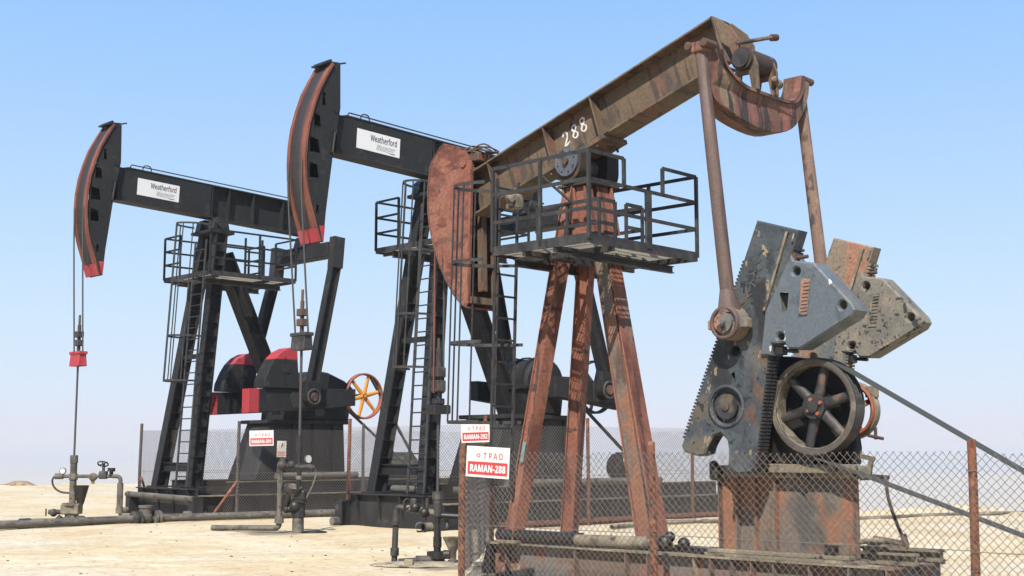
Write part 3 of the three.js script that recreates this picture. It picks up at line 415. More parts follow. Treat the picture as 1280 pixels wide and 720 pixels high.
    { const gs = []; const tooth = (x0, y0, x1, y1, n, side) => { for (let i = 0; i < n; i++) { const t = (i + 0.5) / n, x = x0 + (x1 - x0) * t, y = y0 + (y1 - y0) * t; for (const z of [[zc[0] + 0.015, zc[0] + 0.1], [zc[0] + 0.125, zc[1] - 0.015]]) gs.push(BX(x - 0.022, x + 0.022, y - 0.014, y + 0.014, z[0], z[1])); } };
      tooth(3.25, 3.94, 2.33, 1.86, 52); tooth(3.625, 3.2, 3.345, 1.56, 40); tooth(3.93, 4.02, 3.64, 3.28, 18); part(cr, 'rack_teeth', gs, s > 0 ? MM.rail : MM.crankFar, null, 'stuff'); }
    { const gs = []; const L = (k, x0, y0, x1, y1) => { const t = k / 5, cx = 3.5 - 0.24 * t, cy = 3.95 - 0.56 * t, r = -1.17, f = (x, y) => [cx + (x * Math.cos(r) - y * Math.sin(r)) * 0.1, cy + (x * Math.sin(r) + y * Math.cos(r)) * 0.14, face + 0.005]; gs.push(bar(f(x0, y0), f(x1, y1), 0.018, 0.006, [0, 0, 1])); };
      [[0, -.4, -.5, -.4, .5], [0, -.4, -.5, .3, -.5], [1, -.4, .5, -.4, -.4], [1, -.4, -.4, .3, -.4], [1, .3, -.4, .3, .5], [2, -.4, -.5, -.4, .5], [2, -.4, .5, .3, .5], [2, -.4, 0, .2, 0], [3, -.4, -.5, -.4, .5], [3, -.4, 0, .3, .5], [3, -.4, 0, .3, -.5], [4, 0, -.5, 0, .5], [5, -.4, -.5, -.4, .5], [5, -.4, .5, .3, -.5], [5, .3, -.5, .3, .5]].forEach(q => L(...q)); part(cr, 'cast_relief', gs, mCr); }
    part(cr, 'shaft_boss', [new THREE.TorusGeometry(0.235, 0.02, 8, 36).translate(2.96, 2.23, face), disc(2.96, 2.23, zc[0] + 0.02, zc[1] - 0.05, 0.199, 32)], mCr);
    part(cr, 'shaft_end', [disc(2.96, 2.23, face - 0.05, face + 0.0, 0.15, 28), disc(2.96, 2.23, face + 0.0, face + 0.02, 0.05, 14)], MM.sheave);
    const cw = sub(J, 'counterweight'); cw.position.x = s > 0 ? -0.06 : -0.15;
    const zw = s > 0 ? [0.72, 1.02] : [-1.02, -0.74];
    const holes = [window4, circle(4.03, 3.73, 0.05, 12), circle(4.6, 3.3, 0.05, 12), circle(3.8, 3.0, 0.048, 12)];
    if (s < 0) holes.push(circle(3.86, 3.66, 0.04, 10));
    part(cw, 'weight_casting', plate(cwPts, zw[0], zw[1], holes, 0.02), mW, s > 0 ? 'blue grey counterweight with raised nameplate' : 'pale speckled counterweight');
    part(cw, 'nameplate', [plate([[4.1, 3.64], [4.22, 3.64], [4.16, 3.22], [4.05, 3.22]], zw[1], zw[1] + 0.012, [], 0.004)], s > 0 ? MM.crankFar : mW);
    { const gs = []; for (let i = 0; i < 9; i++) { const y = 3.27 + i * 0.04; gs.push(BX(4.085 + i * 0.006, 4.165 + i * 0.006, y, y + 0.014, zw[1] + 0.012, zw[1] + 0.022)); } part(cw, 'nameplate_relief', gs, s > 0 ? MM.crankFar : mW); }
    part(cw, 'clamp_bolt', [rod([3.94, 3.9, zw[1] - 0.1], [4.14, 3.9, zw[1] - 0.08], 0.022, 0.022, 8), RB(3.93, 4.0, 3.86, 3.95, zw[1] - 0.15, zw[1] - 0.04, 0.01)], MM.railRust);
    part(cw, 'clamp_bolt', [rod([3.7, 2.86, zw[1] - 0.1], [3.98, 2.83, zw[1] - 0.08], 0.022, 0.022, 8), RB(3.7, 3.8, 2.8, 2.9, zw[1] - 0.16, zw[1] - 0.04, 0.01)], MM.oily);
    const pt = sub(J, 'pitman_arm'); const zp = s * 1.12, mp = s > 0 ? MM.pitman : MM.pitmanFar;
    part(pt, 'pitman_tube', rod([3.12, 3.42, zp], [2.8, 6.52, zp], 0.085, 0.075, 20), mp);
    part(pt, 'pitman_fork', [rod([3.13, 3.3, zp], [3.1, 3.58, zp], 0.145, 0.086, 16)], mp);
    part(pt, 'wrist_housing', [disc(3.13, 3.19, s > 0 ? 1.0 : -1.22, s > 0 ? 1.22 : -1.0, 0.2, 28), RB(2.86, 3.4, 3.12, 3.24, zp - 0.07, zp + 0.07, 0.02)], s > 0 ? MM.crankFar : mp);
    if (s > 0) { part(pt, 'wrist_ring', new THREE.TorusGeometry(0.175, 0.028, 8, 30).translate(3.13, 3.19, 1.225), MM.pitman); part(pt, 'wrist_pin', [disc(3.13, 3.19, 1.2, 1.27, 0.12, 20), disc(3.13, 3.19, 1.27, 1.33, 0.05, 12)], MM.crankFar); }
  }

  // gearbox on its pedestal
  const gb = sub(J, 'gearbox');
  part(gb, 'gear_case', plate([[2.9, 1.56], [3.82, 1.56], [3.84, 2.4], [3.74, 2.7], [3.5, 2.82], [3.15, 2.84], [2.86, 2.62], [2.76, 2.2]], -0.46, 0.3, [], 0.03), MM.black);
  part(gb, 'gear_case_cover', plate([[2.9, 1.56], [4.32, 1.56], [4.34, 1.75], [4.24, 2.5], [3.95, 2.74], [3.5, 2.82], [3.15, 2.84], [2.86, 2.62], [2.76, 2.2]], 0.3, 0.46, [], 0.02), MM.black);
  part(gb, 'case_flange', RB(2.74, 3.88, 2.18, 2.26, -0.5, 0.29, 0.01), MM.black);
  part(gb, 'crankshaft', disc(2.96, 2.23, -0.96, 0.96, 0.11, 20), MM.sheave);
  part(gb, 'input_shaft', disc(3.99, 2.21, 0.2, 0.7, 0.06, 16), MM.sheave);
  part(gb, 'bearing_box', [disc(2.96, 2.23, 0.46, 0.6, 0.26, 24)], MM.black); part(gb, 'bearing_box', [disc(3.99, 2.21, 0.46, 0.52, 0.2, 20)], MM.black);
  part(gb, 'slanted_guard', bar([3.0, 2.0, 0.53], [3.85, 1.5, 0.6], 0.05, 0.3), MM.oily);
  const sv = wheel(J, 'sheave', 3.97, 2.21, 0.55, 0.74, 0.55, 6, 0.07, MM.sheave, MM.sheave, 0.14, 0.12, 0.28, true);
  for (let i = 0; i < 4; i++) { const t = i / 4 * 2 * Math.PI + 0.5; part(sv, 'hub_bolt', bolt(3.99 + 0.09 * Math.cos(t), 2.21 + 0.09 * Math.sin(t), 0.745, 0.022, 0.03), MM.orange); }
  const bk = sub(J, 'brake_drum');
  part(bk, 'drum', lathe([[0.3, -0.84], [0.34, -0.84], [0.34, -0.66], [0.3, -0.66], [0.3, -0.84]], 40).rotateX(Math.PI / 2).translate(3.63, 2.21, -0), MM.orange, 'orange rusted brake drum');
  part(bk, 'brake_band', [lathe([[0.342, -0.8], [0.36, -0.8], [0.36, -0.7], [0.342, -0.7]], 40).rotateX(Math.PI / 2).translate(3.63, 2.21, 0), RB(3.84, 3.98, 2.36, 2.5, -0.8, -0.7, 0.01)], MM.dusty);
  for (let i = 0; i < 4; i++) { const t = i / 2 * Math.PI + 0.4; part(bk, 'drum_spoke', bar([3.63, 2.21, -0.75], [3.63 + 0.32 * Math.cos(t), 2.21 + 0.32 * Math.sin(t), -0.75], 0.06, 0.05, [0, 0, 1]), MM.orange); }
  part(bk, 'band_link', [rod([3.84, 1.9, -0.75], [4.04, 1.86, -0.75], 0.02), rod([3.94, 2.0, -0.75], [3.94, 1.85, -0.75], 0.02)], MM.railRust);
  part(bk, 'drum_shaft', disc(3.63, 2.21, -0.84, -0.44, 0.06, 16), MM.sheave);
  const pd = sub(J, 'gearbox_pedestal');
  part(pd, 'pedestal_wall', RB(2.5, 4.32, 0.5, 1.4, 0.38, 0.46, 0.01), MM.pedestal); part(pd, 'pedestal_wall', RB(2.5, 3.6, 0.5, 1.4, -0.46, -0.38, 0.01), MM.pedestal); part(pd, 'pedestal_core', RB(2.56, 3.4, 0.5, 1.4, -0.37, 0.37, 0.01), MM.oily);
  for (const s of [-1, 1]) for (const x of [2.52, 2.77, 3.03, 3.31]) part(pd, 'pedestal_rib', BX(x - 0.009, x + 0.009, 0.5, 1.4, s > 0 ? 0.46 : -0.54, s > 0 ? 0.54 : -0.46), MM.pedestal);
  part(pd, 'top_sill', RB(2.48, 4.42, 1.4, 1.54, 0.36, 0.56, 0.012), MM.dusty); part(pd, 'top_sill', RB(2.48, 3.9, 1.4, 1.54, -0.56, 0.355, 0.012), MM.dusty);
  part(pd, 'sill_lip', RB(3.02, 4.42, 1.46, 1.56, 0.562, 0.64, 0.01), MM.dusty);
  part(pd, 'lug', [RB(2.48, 2.6, 1.36, 1.52, 0.56, 0.68, 0.03), new THREE.DodecahedronGeometry(0.06, 1).translate(2.52, 1.54, 0.62)], MM.oily);
  part(pd, 'base_strip', RB(2.4, 4.3, 0.502, 0.545, 0.47, 0.62, 0.008), MM.dusty);
  const lv = sub(J, 'brake_linkage');
  part(lv, 'lever_arm', [bar([4.3, 1.66, 0.34], [4.5, 1.62, 0.34], 0.04, 0.05), bar([4.46, 1.62, 0.34], [4.42, 1.42, 0.34], 0.04, 0.05)], MM.dusty);
  part(lv, 'lever_plate', plate([[4.3, 1.38], [4.66, 1.4], [4.66, 1.44], [4.34, 1.46]], 0.3, 0.34, [], 0.004), MM.rail);
  part(lv, 'link_rod', [tubeP([[4.62, 1.42, 0.32], [4.64, 1.2, 0.32], [4.72, 0.95, 0.32], [4.82, 0.72, 0.32]], 0.02, 16, 8)], MM.oliveDark);
  part(lv, 'link_joint', rod([4.62, 1.44, 0.32], [4.62, 1.32, 0.32], 0.03), MM.pitman); part(lv, 'link_joint', rod([4.8, 0.8, 0.32], [4.84, 0.68, 0.32], 0.035), MM.pitman);
  part(lv, 'cross_rod', [tubeP([[4.86, 0.68, 0.32], [4.6, 0.72, 0.34], [4.3, 0.7, 0.4], [4.0, 0.64, 0.46]], 0.03, 16, 8), bar([4.45, 0.73, 0.33], [4.85, 0.68, 0.32], 0.05, 0.09)], MM.dusty);
  part(lv, 'support_block', RB(4.4, 4.52, 0.6, 0.7, 0.28, 0.4, 0.01), MM.oily); part(lv, 'support_block', RB(3.98, 4.1, 0.5, 0.66, 0.48, 0.6, 0.01), MM.oily);

  // belts down to the motor standing right of the picture
  const bl = sub(J, 'drive_belts'); const mx = 8.1, my = 0.36, mr = 0.1;
  for (let i = 0; i < 4; i++) {
    const z = 0.575 + 0.045 * i; const t0 = 0.958, R = 0.55; // tangent directions
    part(bl, 'belt', [bar([3.99 + R * 0.49, 2.21 + R * 0.87, z], [mx + mr * 0.49, my + mr * 0.87, z], 0.03, 0.022), bar([3.99 - R * 0.3, 2.21 - R * 0.955, z], [mx - mr * 0.3, my - mr * 0.955, z], 0.03, 0.022),
      ...[...Array(14)].map((_, k) => { const a = rad(60 + k * 14.05), b = rad(60 + (k + 1) * 14.05); return bar([3.99 + R * Math.cos(a), 2.21 + R * Math.sin(a), z], [3.99 + R * Math.cos(b), 2.21 + R * Math.sin(b), z], 0.03, 0.022); })], MM.belt);
  }
  const mo = sub(J, 'electric_motor');
  part(mo, 'motor_body', [disc(mx, my + 0.06, -0.25, 0.42, 0.22, 24), BX(mx - 0.22, mx + 0.22, 0.0, 0.2, -0.2, 0.38)], MM.motor);
  part(mo, 'motor_sheave', disc(mx, my, 0.44, 0.8, mr, 20), MM.sheave);

  // service platform round the leg head
  const pf = sub(J, 'service_platform');
  const y0 = 4.4, yr = [4.8, 5.18, 5.55], X0 = -0.58, X1 = 1.14, Z0 = -1.05, Z1 = 1.29;
  { const gs = []; for (const [xa, xb, za, zb] of [[X0, X1, 0.36, Z1], [X0, X1, Z0, -0.36], [0.42, X1, -0.36, 0.36]]) { for (let x = xa + 0.02; x < xb; x += 0.045) gs.push(BX(x, x + 0.006, y0 - 0.016, y0, za, zb)); for (let z = za + 0.05; z < zb; z += 0.1) gs.push(BX(xa, xb, y0 - 0.012, y0 - 0.004, z, z + 0.008)); } part(pf, 'grating', gs, MM.grate, null, 'stuff'); }
  for (const [a, b] of [[[X0, Z1], [X1, Z1]], [[X1, Z1], [X1, Z0]], [[X1, Z0], [X0, Z0]], [[X0, Z0], [X0, Z1]]]) part(pf, 'edge_angle', bar([a[0], y0 + 0.01, a[1]], [b[0], y0 + 0.01, b[1]], 0.014, 0.13), MM.rail);
  for (const [a, b] of [[[0.55, Z0], [0.55, Z1]], [[0.0, Z0], [0.0, Z1]], [[X0, 0.8], [X1, 0.8]], [[X0, -0.7], [X1, -0.7]]]) part(pf, 'floor_joist', bar([a[0], y0 - 0.07, a[1]], [b[0], y0 - 0.07, b[1]], 0.05, 0.08), MM.rail);
  for (const [x, a, b] of [[0.78, 1.2, -0.95], [-0.34, 1.1, -0.95]]) part(pf, 'support_beam', ibeam([x, y0 - 0.15, a], [x, y0 - 0.15, b], 0.1, 0.07, 0.012, 0.01), MM.rail);
  const post = (x, z, ya, yb, w = 0.042) => part(pf, 'railing_post', BX(x - w / 2, x + w / 2, ya, yb, z - w / 2, z + w / 2), MM.rail);
  const rl = (a, b, flat = 0.05) => part(pf, 'railing', bar(a, b, 0.014, flat), MM.rail);
  post(X1, Z1, y0, yr[2]); post(X0, Z1, y0, yr[2]); post(X1, Z0, y0, yr[2]); post(X0, Z0, y0, yr[2]); post(0.3, Z1, y0, yr[2]); post(0.3, Z0, y0, yr[2]);
  post(X1, 0.57, yr[1], yr[2]); post(X1, -0.27, yr[1], yr[2]); part(pf, 'railing_post', BX(X1 - 0.02, X1 + 0.02, y0, yr[1], 0.0, 0.11), MM.rail);
  for (const y of yr) { rl([X0, y, Z1], [X1, y, Z1]); rl([X0, y, Z0], [X1, y, Z0]); }
  for (const y of [yr[0], yr[1]]) rl([X1, y, Z1], [X1, y, Z0]);
  rl([X1, yr[2], Z1], [X1, yr[2], 0.57]); rl([X1, yr[2], -0.27], [X1, yr[2], Z0]);
  for (const y of yr) rl([X0, y, Z0], [X0, y, -0.3]);
  // inner railing beside the beam
  for (const y of [4.78, 5.1]) { rl([-0.55, y, 0.46], [0.62, y, 0.46]); rl([0.62, y, 0.46], [0.62, y, 0.12]); rl([-0.4, y, -0.48], [0.62, y, -0.48]); rl([0.62, y, -0.12], [0.62, y, -0.48]); }
  for (const [x, z] of [[0.62, 0.46], [0.62, 0.12], [0.62, -0.12], [0.62, -0.48], [0.05, 0.46], [-0.5, 0.46], [-0.4, -0.48]]) post(x, z, y0, 5.1, 0.038);
  part(pf, 'junction_box', [RB(-0.5, -0.28, 5.0, 5.2, 0.98, 1.12, 0.02), new THREE.DodecahedronGeometry(0.07, 0).translate(-0.36, 5.1, 1.14), new THREE.DodecahedronGeometry(0.05, 0).translate(-0.44, 5.16, 1.13)], MM.dusty, 'pale dusty junction box wired to the railing');
  part(pf, 'diagonal_brace', rod([-0.1, 5.45, 0.8], [0.14, 5.12, 0.5], 0.02), MM.rail);

  // caged ladder at the front of the platform
  const ld = sub(J, 'caged_ladder');
  const la = (t) => [-0.78 - 0.02 * t, 5.5 - 4.35 * t, 0.78 + 0.12 * t];
  for (const o of [-0.21, 0.21]) { const a = la(0), b = la(1); part(ld, 'ladder_rail', bar([a[0], a[1], a[2] + o], [b[0], b[1], b[2] + o], 0.05, 0.022), MM.rail); }
  for (let k = 0; k < 14; k++) { const c = la(0.03 + k * 0.07); part(ld, 'rung', bar([c[0], c[1], c[2] - 0.21], [c[0], c[1], c[2] + 0.21], 0.026, 0.026), MM.rail); }
  const hoopAt = (t) => { const c = la(t); return Array.from({ length: 13 }, (_, i) => { const q = Math.PI * i / 12; return [c[0] - 0.62 * Math.sin(q), c[1], c[2] + 0.04 + 0.42 * Math.cos(q) + 0.32 * Math.sin(q)]; }); };
  for (const t of [0.02, 0.27, 0.53, 0.78]) part(ld, 'cage_hoop', (() => { const h = hoopAt(t), gs = []; for (let i = 0; i < 12; i++) gs.push(bar(h[i], h[i + 1], 0.012, 0.045)); return gs; })(), MM.rail);
  for (const i of [2, 4, 6, 8, 10]) { const a = hoopAt(0.02)[i], b = hoopAt(0.78)[i]; part(ld, 'cage_strap', bar(a, b, 0.03, 0.01), MM.rail); }
}

// ---------------------------------------------------------------- the two black pumpjacks behind
function grime(c, w, h, n, col) { for (let i = 0; i < n; i++) { c.fillStyle = col + (0.04 + 0.16 * rnd()).toFixed(3) + ')'; const x = rnd() * w, y = rnd() * h; c.beginPath(); c.ellipse(x, y, 1 + 9 * rnd() * rnd(), 1 + 16 * rnd() * rnd(), rnd() * 3, 0, 7); c.fill(); } }
const bannerTex = canvasTex(1024, 380, (c, w, h) => {
  c.fillStyle = '#f4f3ef'; c.fillRect(0, 0, w, h); c.fillStyle = '#4a4c50';
  c.fillStyle = '#232428'; c.strokeStyle = '#232428'; c.lineWidth = 5; c.save(); c.translate(318, 178); c.scale(1, 1.45); c.font = '112px sans-serif'; c.fillText('Weatherford', 0, 0, 680); c.strokeText('Weatherford', 0, 0, 680); c.restore();
  c.save(); c.translate(452, 302); c.transform(1, 0, -0.25, 1, 0, 0); c.font = 'italic 120px serif'; c.fillText('Maximizer', 0, 0, 440); c.restore();
  c.lineCap = 'round'; c.lineWidth = 8; c.beginPath(); c.moveTo(470, 322); c.quadraticCurveTo(650, 314, 780, 334); c.stroke(); c.lineWidth = 17; c.beginPath(); c.moveTo(780, 334); c.quadraticCurveTo(840, 348, 900, 338); c.stroke(); grime(c, w, h, 200, 'rgba(130,112,88,');
});
function bigPump(label, pos, o) {
  const J = thing('pumpjack', label, 'pumpjack', pos, rad(134 - 90)); const B = MM.black, D = MM.blackDust;
  // skid
  const sk = sub(J, 'skid_base');
  for (const s of [-1, 1]) {
    part(sk, 'skid_beam_flange', BX(-1.85, 8.4, 0.55, 0.58, s * 1.62 - 0.13, s * 1.62 + 0.13), MM.dusty); part(sk, 'skid_beam_web', [BX(-1.85, 8.4, 0.03, 0.55, s * 1.62 - 0.01, s * 1.62 + 0.01), BX(-1.85, 8.4, 0, 0.03, s * 1.62 - 0.13, s * 1.62 + 0.13)], D);
    part(sk, 'upper_beam_flange', BX(-0.9, 8.2, 0.9, 0.925, s * 1.45 - 0.1, s * 1.45 + 0.1), MM.dusty); part(sk, 'upper_beam_web', BX(-0.9, 8.2, 0.58, 0.9, s * 1.45 - 0.01, s * 1.45 + 0.01), D);
    part(sk, 'corner_box', RB(-2.12, -1.82, 0.02, 0.56, s * 1.66 - 0.13, s * 1.66 + 0.13, 0.01), D);
    part(sk, 'towing_pipe', rod([-2.3, 0.1, s * 1.66], [-1.7, 0.1, s * 1.66], 0.1), MM.pipe);
    for (let x = 0; x < 8.3; x += 1.3) part(sk, 'stiffener', BX(x - 0.01, x + 0.01, 0.03, 0.55, s > 0 ? 1.64 : -1.74, s > 0 ? 1.74 : -1.64), D);
  }
  part(sk, 'front_beam', [BX(-1.98, -1.72, 0.72, 0.75, -1.5, 1.5), BX(-1.86, -1.84, 0.0, 0.72, -1.55, 1.55)], D);
  for (const z of [-1.2, -0.4, 0.4, 1.2]) part(sk, 'front_gusset', plate([[-1.98, 0.72], [-1.86, 0.72], [-1.86, 0.1]], z - 0.012, z + 0.012, [], 0.002), D);
  if (o.frontPipe) part(sk, 'front_pipe', rod([-2.1, 0.56, -1.75], [-2.1, 0.5, 1.75], 0.075, 0.075, 14), MM.pipe);
  for (const z of o.topPipes) part(sk, 'sill_pipe', rod([z[0], z[1], z[2]], [z[3], z[4], z[5]], 0.085, 0.085, 12), MM.pipe);
  for (const x of [-1.5, 0.5, 2.5, 4.5, 6.5, 8.2]) part(sk, 'cross_member', BX(x - 0.1, x + 0.1, 0.08, 0.52, -1.6, 1.6), D);
  // samson post
  for (const s of [-1, 1]) {
    const a = [-1.6, 0.75, s * 0.9], b = [-0.68, 7.72, s * 0.34]; const lg = sub(J, 'samson_leg');
    part(lg, 'leg_beam', ibeam(a, b, 0.36, 0.28, 0.035, 0.03, [1, 0.13, 0]), B);
    part(lg, 'foot_plate', RB(-1.85, -1.35, 0.752, 0.79, s * 0.9 - 0.26, s * 0.9 + 0.26, 0.008), D);
    for (let k = 0; k < 16; k++) { const t = 0.06 + k * 0.058, x = a[0] + (b[0] - a[0]) * t, y = a[1] + (b[1] - a[1]) * t, z = a[2] + (b[2] - a[2]) * t; part(lg, 'leg_rib', bar([x - 0.14, y + 0.02, z + 0.075], [x + 0.14, y - 0.02, z + 0.075], 0.11, 0.016), B); }
  }
  part(J, 'leg_tie', ibeam([-1.52, 1.3, -0.8], [-1.52, 1.3, 0.8], 0.24, 0.12), B);
  part(J, 'leg_tie', bar([-1.15, 4.3, -0.6], [-1.15, 4.3, 0.6], 0.12, 0.12), B);
  { const lg = sub(J, 'samson_leg'); part(lg, 'leg_beam', ibeam([1.95, 2.45, 0], [-0.35, 7.2, 0], 0.42, 0.42, 0.035, 0.05, [0.9, 0.44, 0]), B); }
  const hd = sub(J, 'saddle_bearing');
  part(hd, 'cap_plate', RB(-1.1, -0.3, 7.72, 7.8, -0.5, 0.5, 0.01), B);
  part(hd, 'bearing_shaft', disc(-0.72, 7.98, -0.55, 0.55, 0.14, 20), MM.oily);
  for (const s of [-1, 1]) { part(hd, 'bearing_block', plate([[-1.0, 7.8], [-0.44, 7.8], [-0.5, 8.08], [-0.6, 8.17], [-0.84, 8.17], [-0.94, 8.08]], s * 0.34 - 0.13, s * 0.34 + 0.13), MM.oily); part(hd, 'bearing_cap', disc(-0.72, 7.98, s > 0 ? 0.47 : -0.52, s > 0 ? 0.52 : -0.47, 0.12, 18), MM.dusty); }
  // beam
  const bm = sub(J, 'walking_beam'); bm.position.set(-0.72, 8.17, 0); bm.rotation.z = rad(-2.5);
  part(bm, 'top_flange', RB(-2.75, 3.6, 0.9, 0.94, -0.2, 0.2, 0.008), B);
  part(bm, 'beam_web', BX(-3.02, 3.6, 0.04, 0.9, -0.016, 0.016), B);
  part(bm, 'bottom_flange', RB(-3.02, 3.6, 0, 0.04, -0.2, 0.2, 0.008), D);
  part(bm, 'neck_flange', bar([-3.02, 0.84, 0], [-2.74, 0.92, 0], 0.4, 0.035), B);
  for (const s of [-1, 1]) for (const x of [-0.15, 0.4, 1.2, 2.2, 3.2]) part(bm, 'stiffener', BX(x - 0.014, x + 0.014, 0.04, 0.9, s > 0 ? 0.016 : -0.19, s > 0 ? 0.19 : -0.016), B);
  for (const s of [-1, 1]) part(bm, 'side_sheet', BX(-3.0, -0.2, 0.045, 0.895, s > 0 ? 0.17 : -0.185, s > 0 ? 0.185 : -0.17), B);
  part(bm, 'lift_rail', [bent([[-2.6, 0.94, 0.02], [-2.6, 1.06, 0.02], [3.4, 1.06, 0.02], [3.4, 0.94, 0.02]], 0.016, 0.04, 6)], MM.rail);
  part(bm, 'rail_clip', [tubeP([[-2.25, 0.94, 0.02], [-2.2, 1.1, 0.02], [-2.02, 1.1, 0.02], [-1.98, 0.94, 0.02]], 0.016, 14, 6)], MM.rail);
  const bn = board(bm, 'name_banner', 1.25, 0.455, 0.006, bannerTex, MM.white); bn.position.set(-1.82, 0.475, 0.19); bn.userData.label = 'white banner lettered Weatherford Maximizer';
  // horsehead
  const hh = sub(J, 'horsehead');
  const arc = [[-3.93, 10.28], [-4.13, 9.93], [-4.3, 9.6], [-4.44, 9.2], [-4.55, 8.8], [-4.61, 8.4], [-4.625, 8.0], [-4.61, 7.65], [-4.56, 7.33], [-4.49, 7.07], [-4.41, 6.84], [-4.2, 6.24]];
  const back = [[-4.1, 6.24], [-4.05, 6.9], [-3.88, 8.25], [-3.7, 9.3], [-3.72, 10.3]];
  const hole = (x, y, w, h) => [[x - w, y - h], [x - w, y + h], [x + w * 0.6, y + h * 0.75], [x + w, y - h * 0.9]];
  const holes = [hole(-4.3, 8.92, 0.1, 0.16), hole(-4.36, 8.36, 0.14, 0.18), hole(-4.37, 7.8, 0.13, 0.17), hole(-4.36, 7.3, 0.09, 0.16), hole(-4.26, 6.95, 0.04, 0.1), hole(-4.14, 9.45, 0.05, 0.16)];
  const ins = arc.map(q => [q[0] + 0.06, q[1]]);
  for (const s of [1, -1]) {
    part(hh, 'side_plate', plate([...ins, ...back], s * 0.3 - 0.014, s * 0.3 + 0.014, holes, 0.003), B);
    part(hh, 'painted_toe', plate([[-4.22, 6.6], [-4.13, 6.26], [-4.1, 6.26], [-4.07, 6.6]], s > 0 ? 0.315 : -0.321, s > 0 ? 0.321 : -0.315, [], 0), MM.red);
  }
  const strip = (z0, z1, dx, n0, n1) => { const gs = []; for (let i = n0; i < n1; i++) { const a = arc[i], b = arc[i + 1]; gs.push(bar([a[0] + dx, a[1], (z0 + z1) / 2], [b[0] + dx, b[1], (z0 + z1) / 2], z1 - z0, 0.05, [b[1] - a[1], a[0] - b[0], 0])); } return gs; };
  part(hh, 'track_strip', strip(0.18, 0.35, 0.0, 0, 11), MM.track); part(hh, 'track_strip', strip(-0.35, -0.24, 0.0, 0, 11), MM.track); part(hh, 'track_groove', strip(-0.238, 0.178, 0.04, 0, 11), MM.groove);
  { const a = [-4.3, 6.53], b = [-4.2, 6.24]; part(hh, 'painted_toe', bar([a[0] - 0.028, a[1], 0], [b[0] - 0.028, b[1], 0], 0.704, 0.012, [b[1] - a[1], a[0] - b[0], 0]), MM.red); }
  for (const y of [6.9, 7.6, 8.2, 8.8, 9.5]) part(hh, 'rib', BX(-4.5 + Math.abs(y - 8) * 0.16, -3.95 + (y - 8) * 0.1, y - 0.012, y + 0.012, -0.28, 0.28), B);
  part(hh, 'back_plate', (() => { const gs = []; for (let i = 0; i < back.length - 1; i++) gs.push(bar([back[i][0] - 0.03, back[i][1], 0], [back[i + 1][0] - 0.03, back[i + 1][1], 0], 0.57, 0.02, [1, 0, 0])); return gs; })(), B);
  part(hh, 'top_bracket', [bar([-4.08, 10.3, 0], [-3.74, 10.33, 0], 0.6, 0.04), rod([-3.98, 10.34, -0.3], [-3.98, 10.34, 0.3], 0.04), rod([-3.82, 10.36, -0.2], [-3.6, 10.36, 0.34], 0.02)], MM.oily);
  part(hh, 'side_latch', [rod([-3.93, 8.25, 0.36], [-3.86, 8.75, 0.36], 0.025), rod([-3.86, 8.75, 0.3], [-3.86, 8.75, 0.4], 0.03), rod([-3.93, 8.25, 0.3], [-3.93, 8.25, 0.4], 0.03)], MM.oily);
  part(hh, 'lift_eye', disc(-3.82, 9.25, 0.31, 0.34, 0.07, 16), B);
  // bridle and rod
  const br = sub(J, 'bridle'); const cy = o.carrierY, wx = o.wellX;
  for (const s of [-1, 1]) part(br, 'bridle_cable', tubeP([[-4.655, 8.0, s * 0.25], [-4.65, 7.2, s * 0.25], [wx, cy, s * 0.24]], 0.021, 14, 8), MM.cable);
  part(br, 'carrier_bar', [plate([[wx - 0.13, cy - 0.32], [wx + 0.13, cy - 0.32], [wx + 0.1, cy], [wx - 0.1, cy]], -0.25, 0.25, [], 0.02), RB(wx - 0.12, wx + 0.12, cy - 0.02, cy + 0.06, -0.29, 0.29, 0.02)], o.carrierMat, o.carrierLabel);
  part(br, 'rod_clamp', [rod([wx, cy, 0], [wx, cy + 0.75, 0], 0.045), RB(wx - 0.09, wx + 0.09, cy + 0.2, cy + 0.36, -0.1, 0.1, 0.02), RB(wx - 0.09, wx + 0.09, cy + 0.42, cy + 0.58, -0.1, 0.1, 0.02), rod([wx, cy + 0.75, 0], [wx, cy + 1.0, 0], 0.03)], o.clampMat);
  part(br, 'polished_rod', rod([wx, 1.35, 0], [wx, cy - 0.2, 0], o.rodR), MM.cable);
  // equalizer, pitmans, cranks
  const eq = sub(J, 'equalizer');
  part(eq, 'cross_beam', [RB(2.26, 2.68, 7.3, 7.72, -1.36, 1.36, 0.02)], B);
  part(eq, 'tail_bearing', [disc(2.5, 7.82, -0.4, 0.4, 0.16, 20), plate([[2.2, 7.7], [2.8, 7.7], [2.7, 8.02], [2.3, 8.02]], -0.3, 0.3)], MM.oily);
  const sx = 2.55, sy = 3.28, cd = o.crankDir, wxp = sx + cd * 0.98, wyp = sy - 0.06;
  for (const s of [1, -1]) {
    const pt = sub(J, 'pitman_arm');
    part(pt, 'pitman_beam', ibeam([wxp, wyp + 0.3, s * 1.68], [2.47, 7.25, s * 1.5], 0.3, 0.24, 0.03, 0.03, [1, 0, 0]), B);
    part(pt, 'pitman_head', [bar([2.43, 6.95, s * 1.5], [2.5, 7.85, s * 1.5], 0.26, 0.36, [1, 0, 0])], MM.blackDust);
    part(pt, 'wrist_housing', [disc(wxp, wyp, s > 0 ? 1.56 : -1.8, s > 0 ? 1.8 : -1.56, 0.25, 26), RB(wxp - 0.24, wxp + 0.24, wyp, wyp + 0.45, s * 1.68 - 0.11, s * 1.68 + 0.11, 0.03)], B);
    part(pt, 'wrist_ring', new THREE.TorusGeometry(0.2, 0.035, 8, 28).translate(wxp, wyp, s * 1.8), MM.pipeDark);
    part(pt, 'wrist_pin', disc(wxp, wyp, s > 0 ? 1.76 : -1.84, s > 0 ? 1.84 : -1.76, 0.12, 18), o.wristMat);
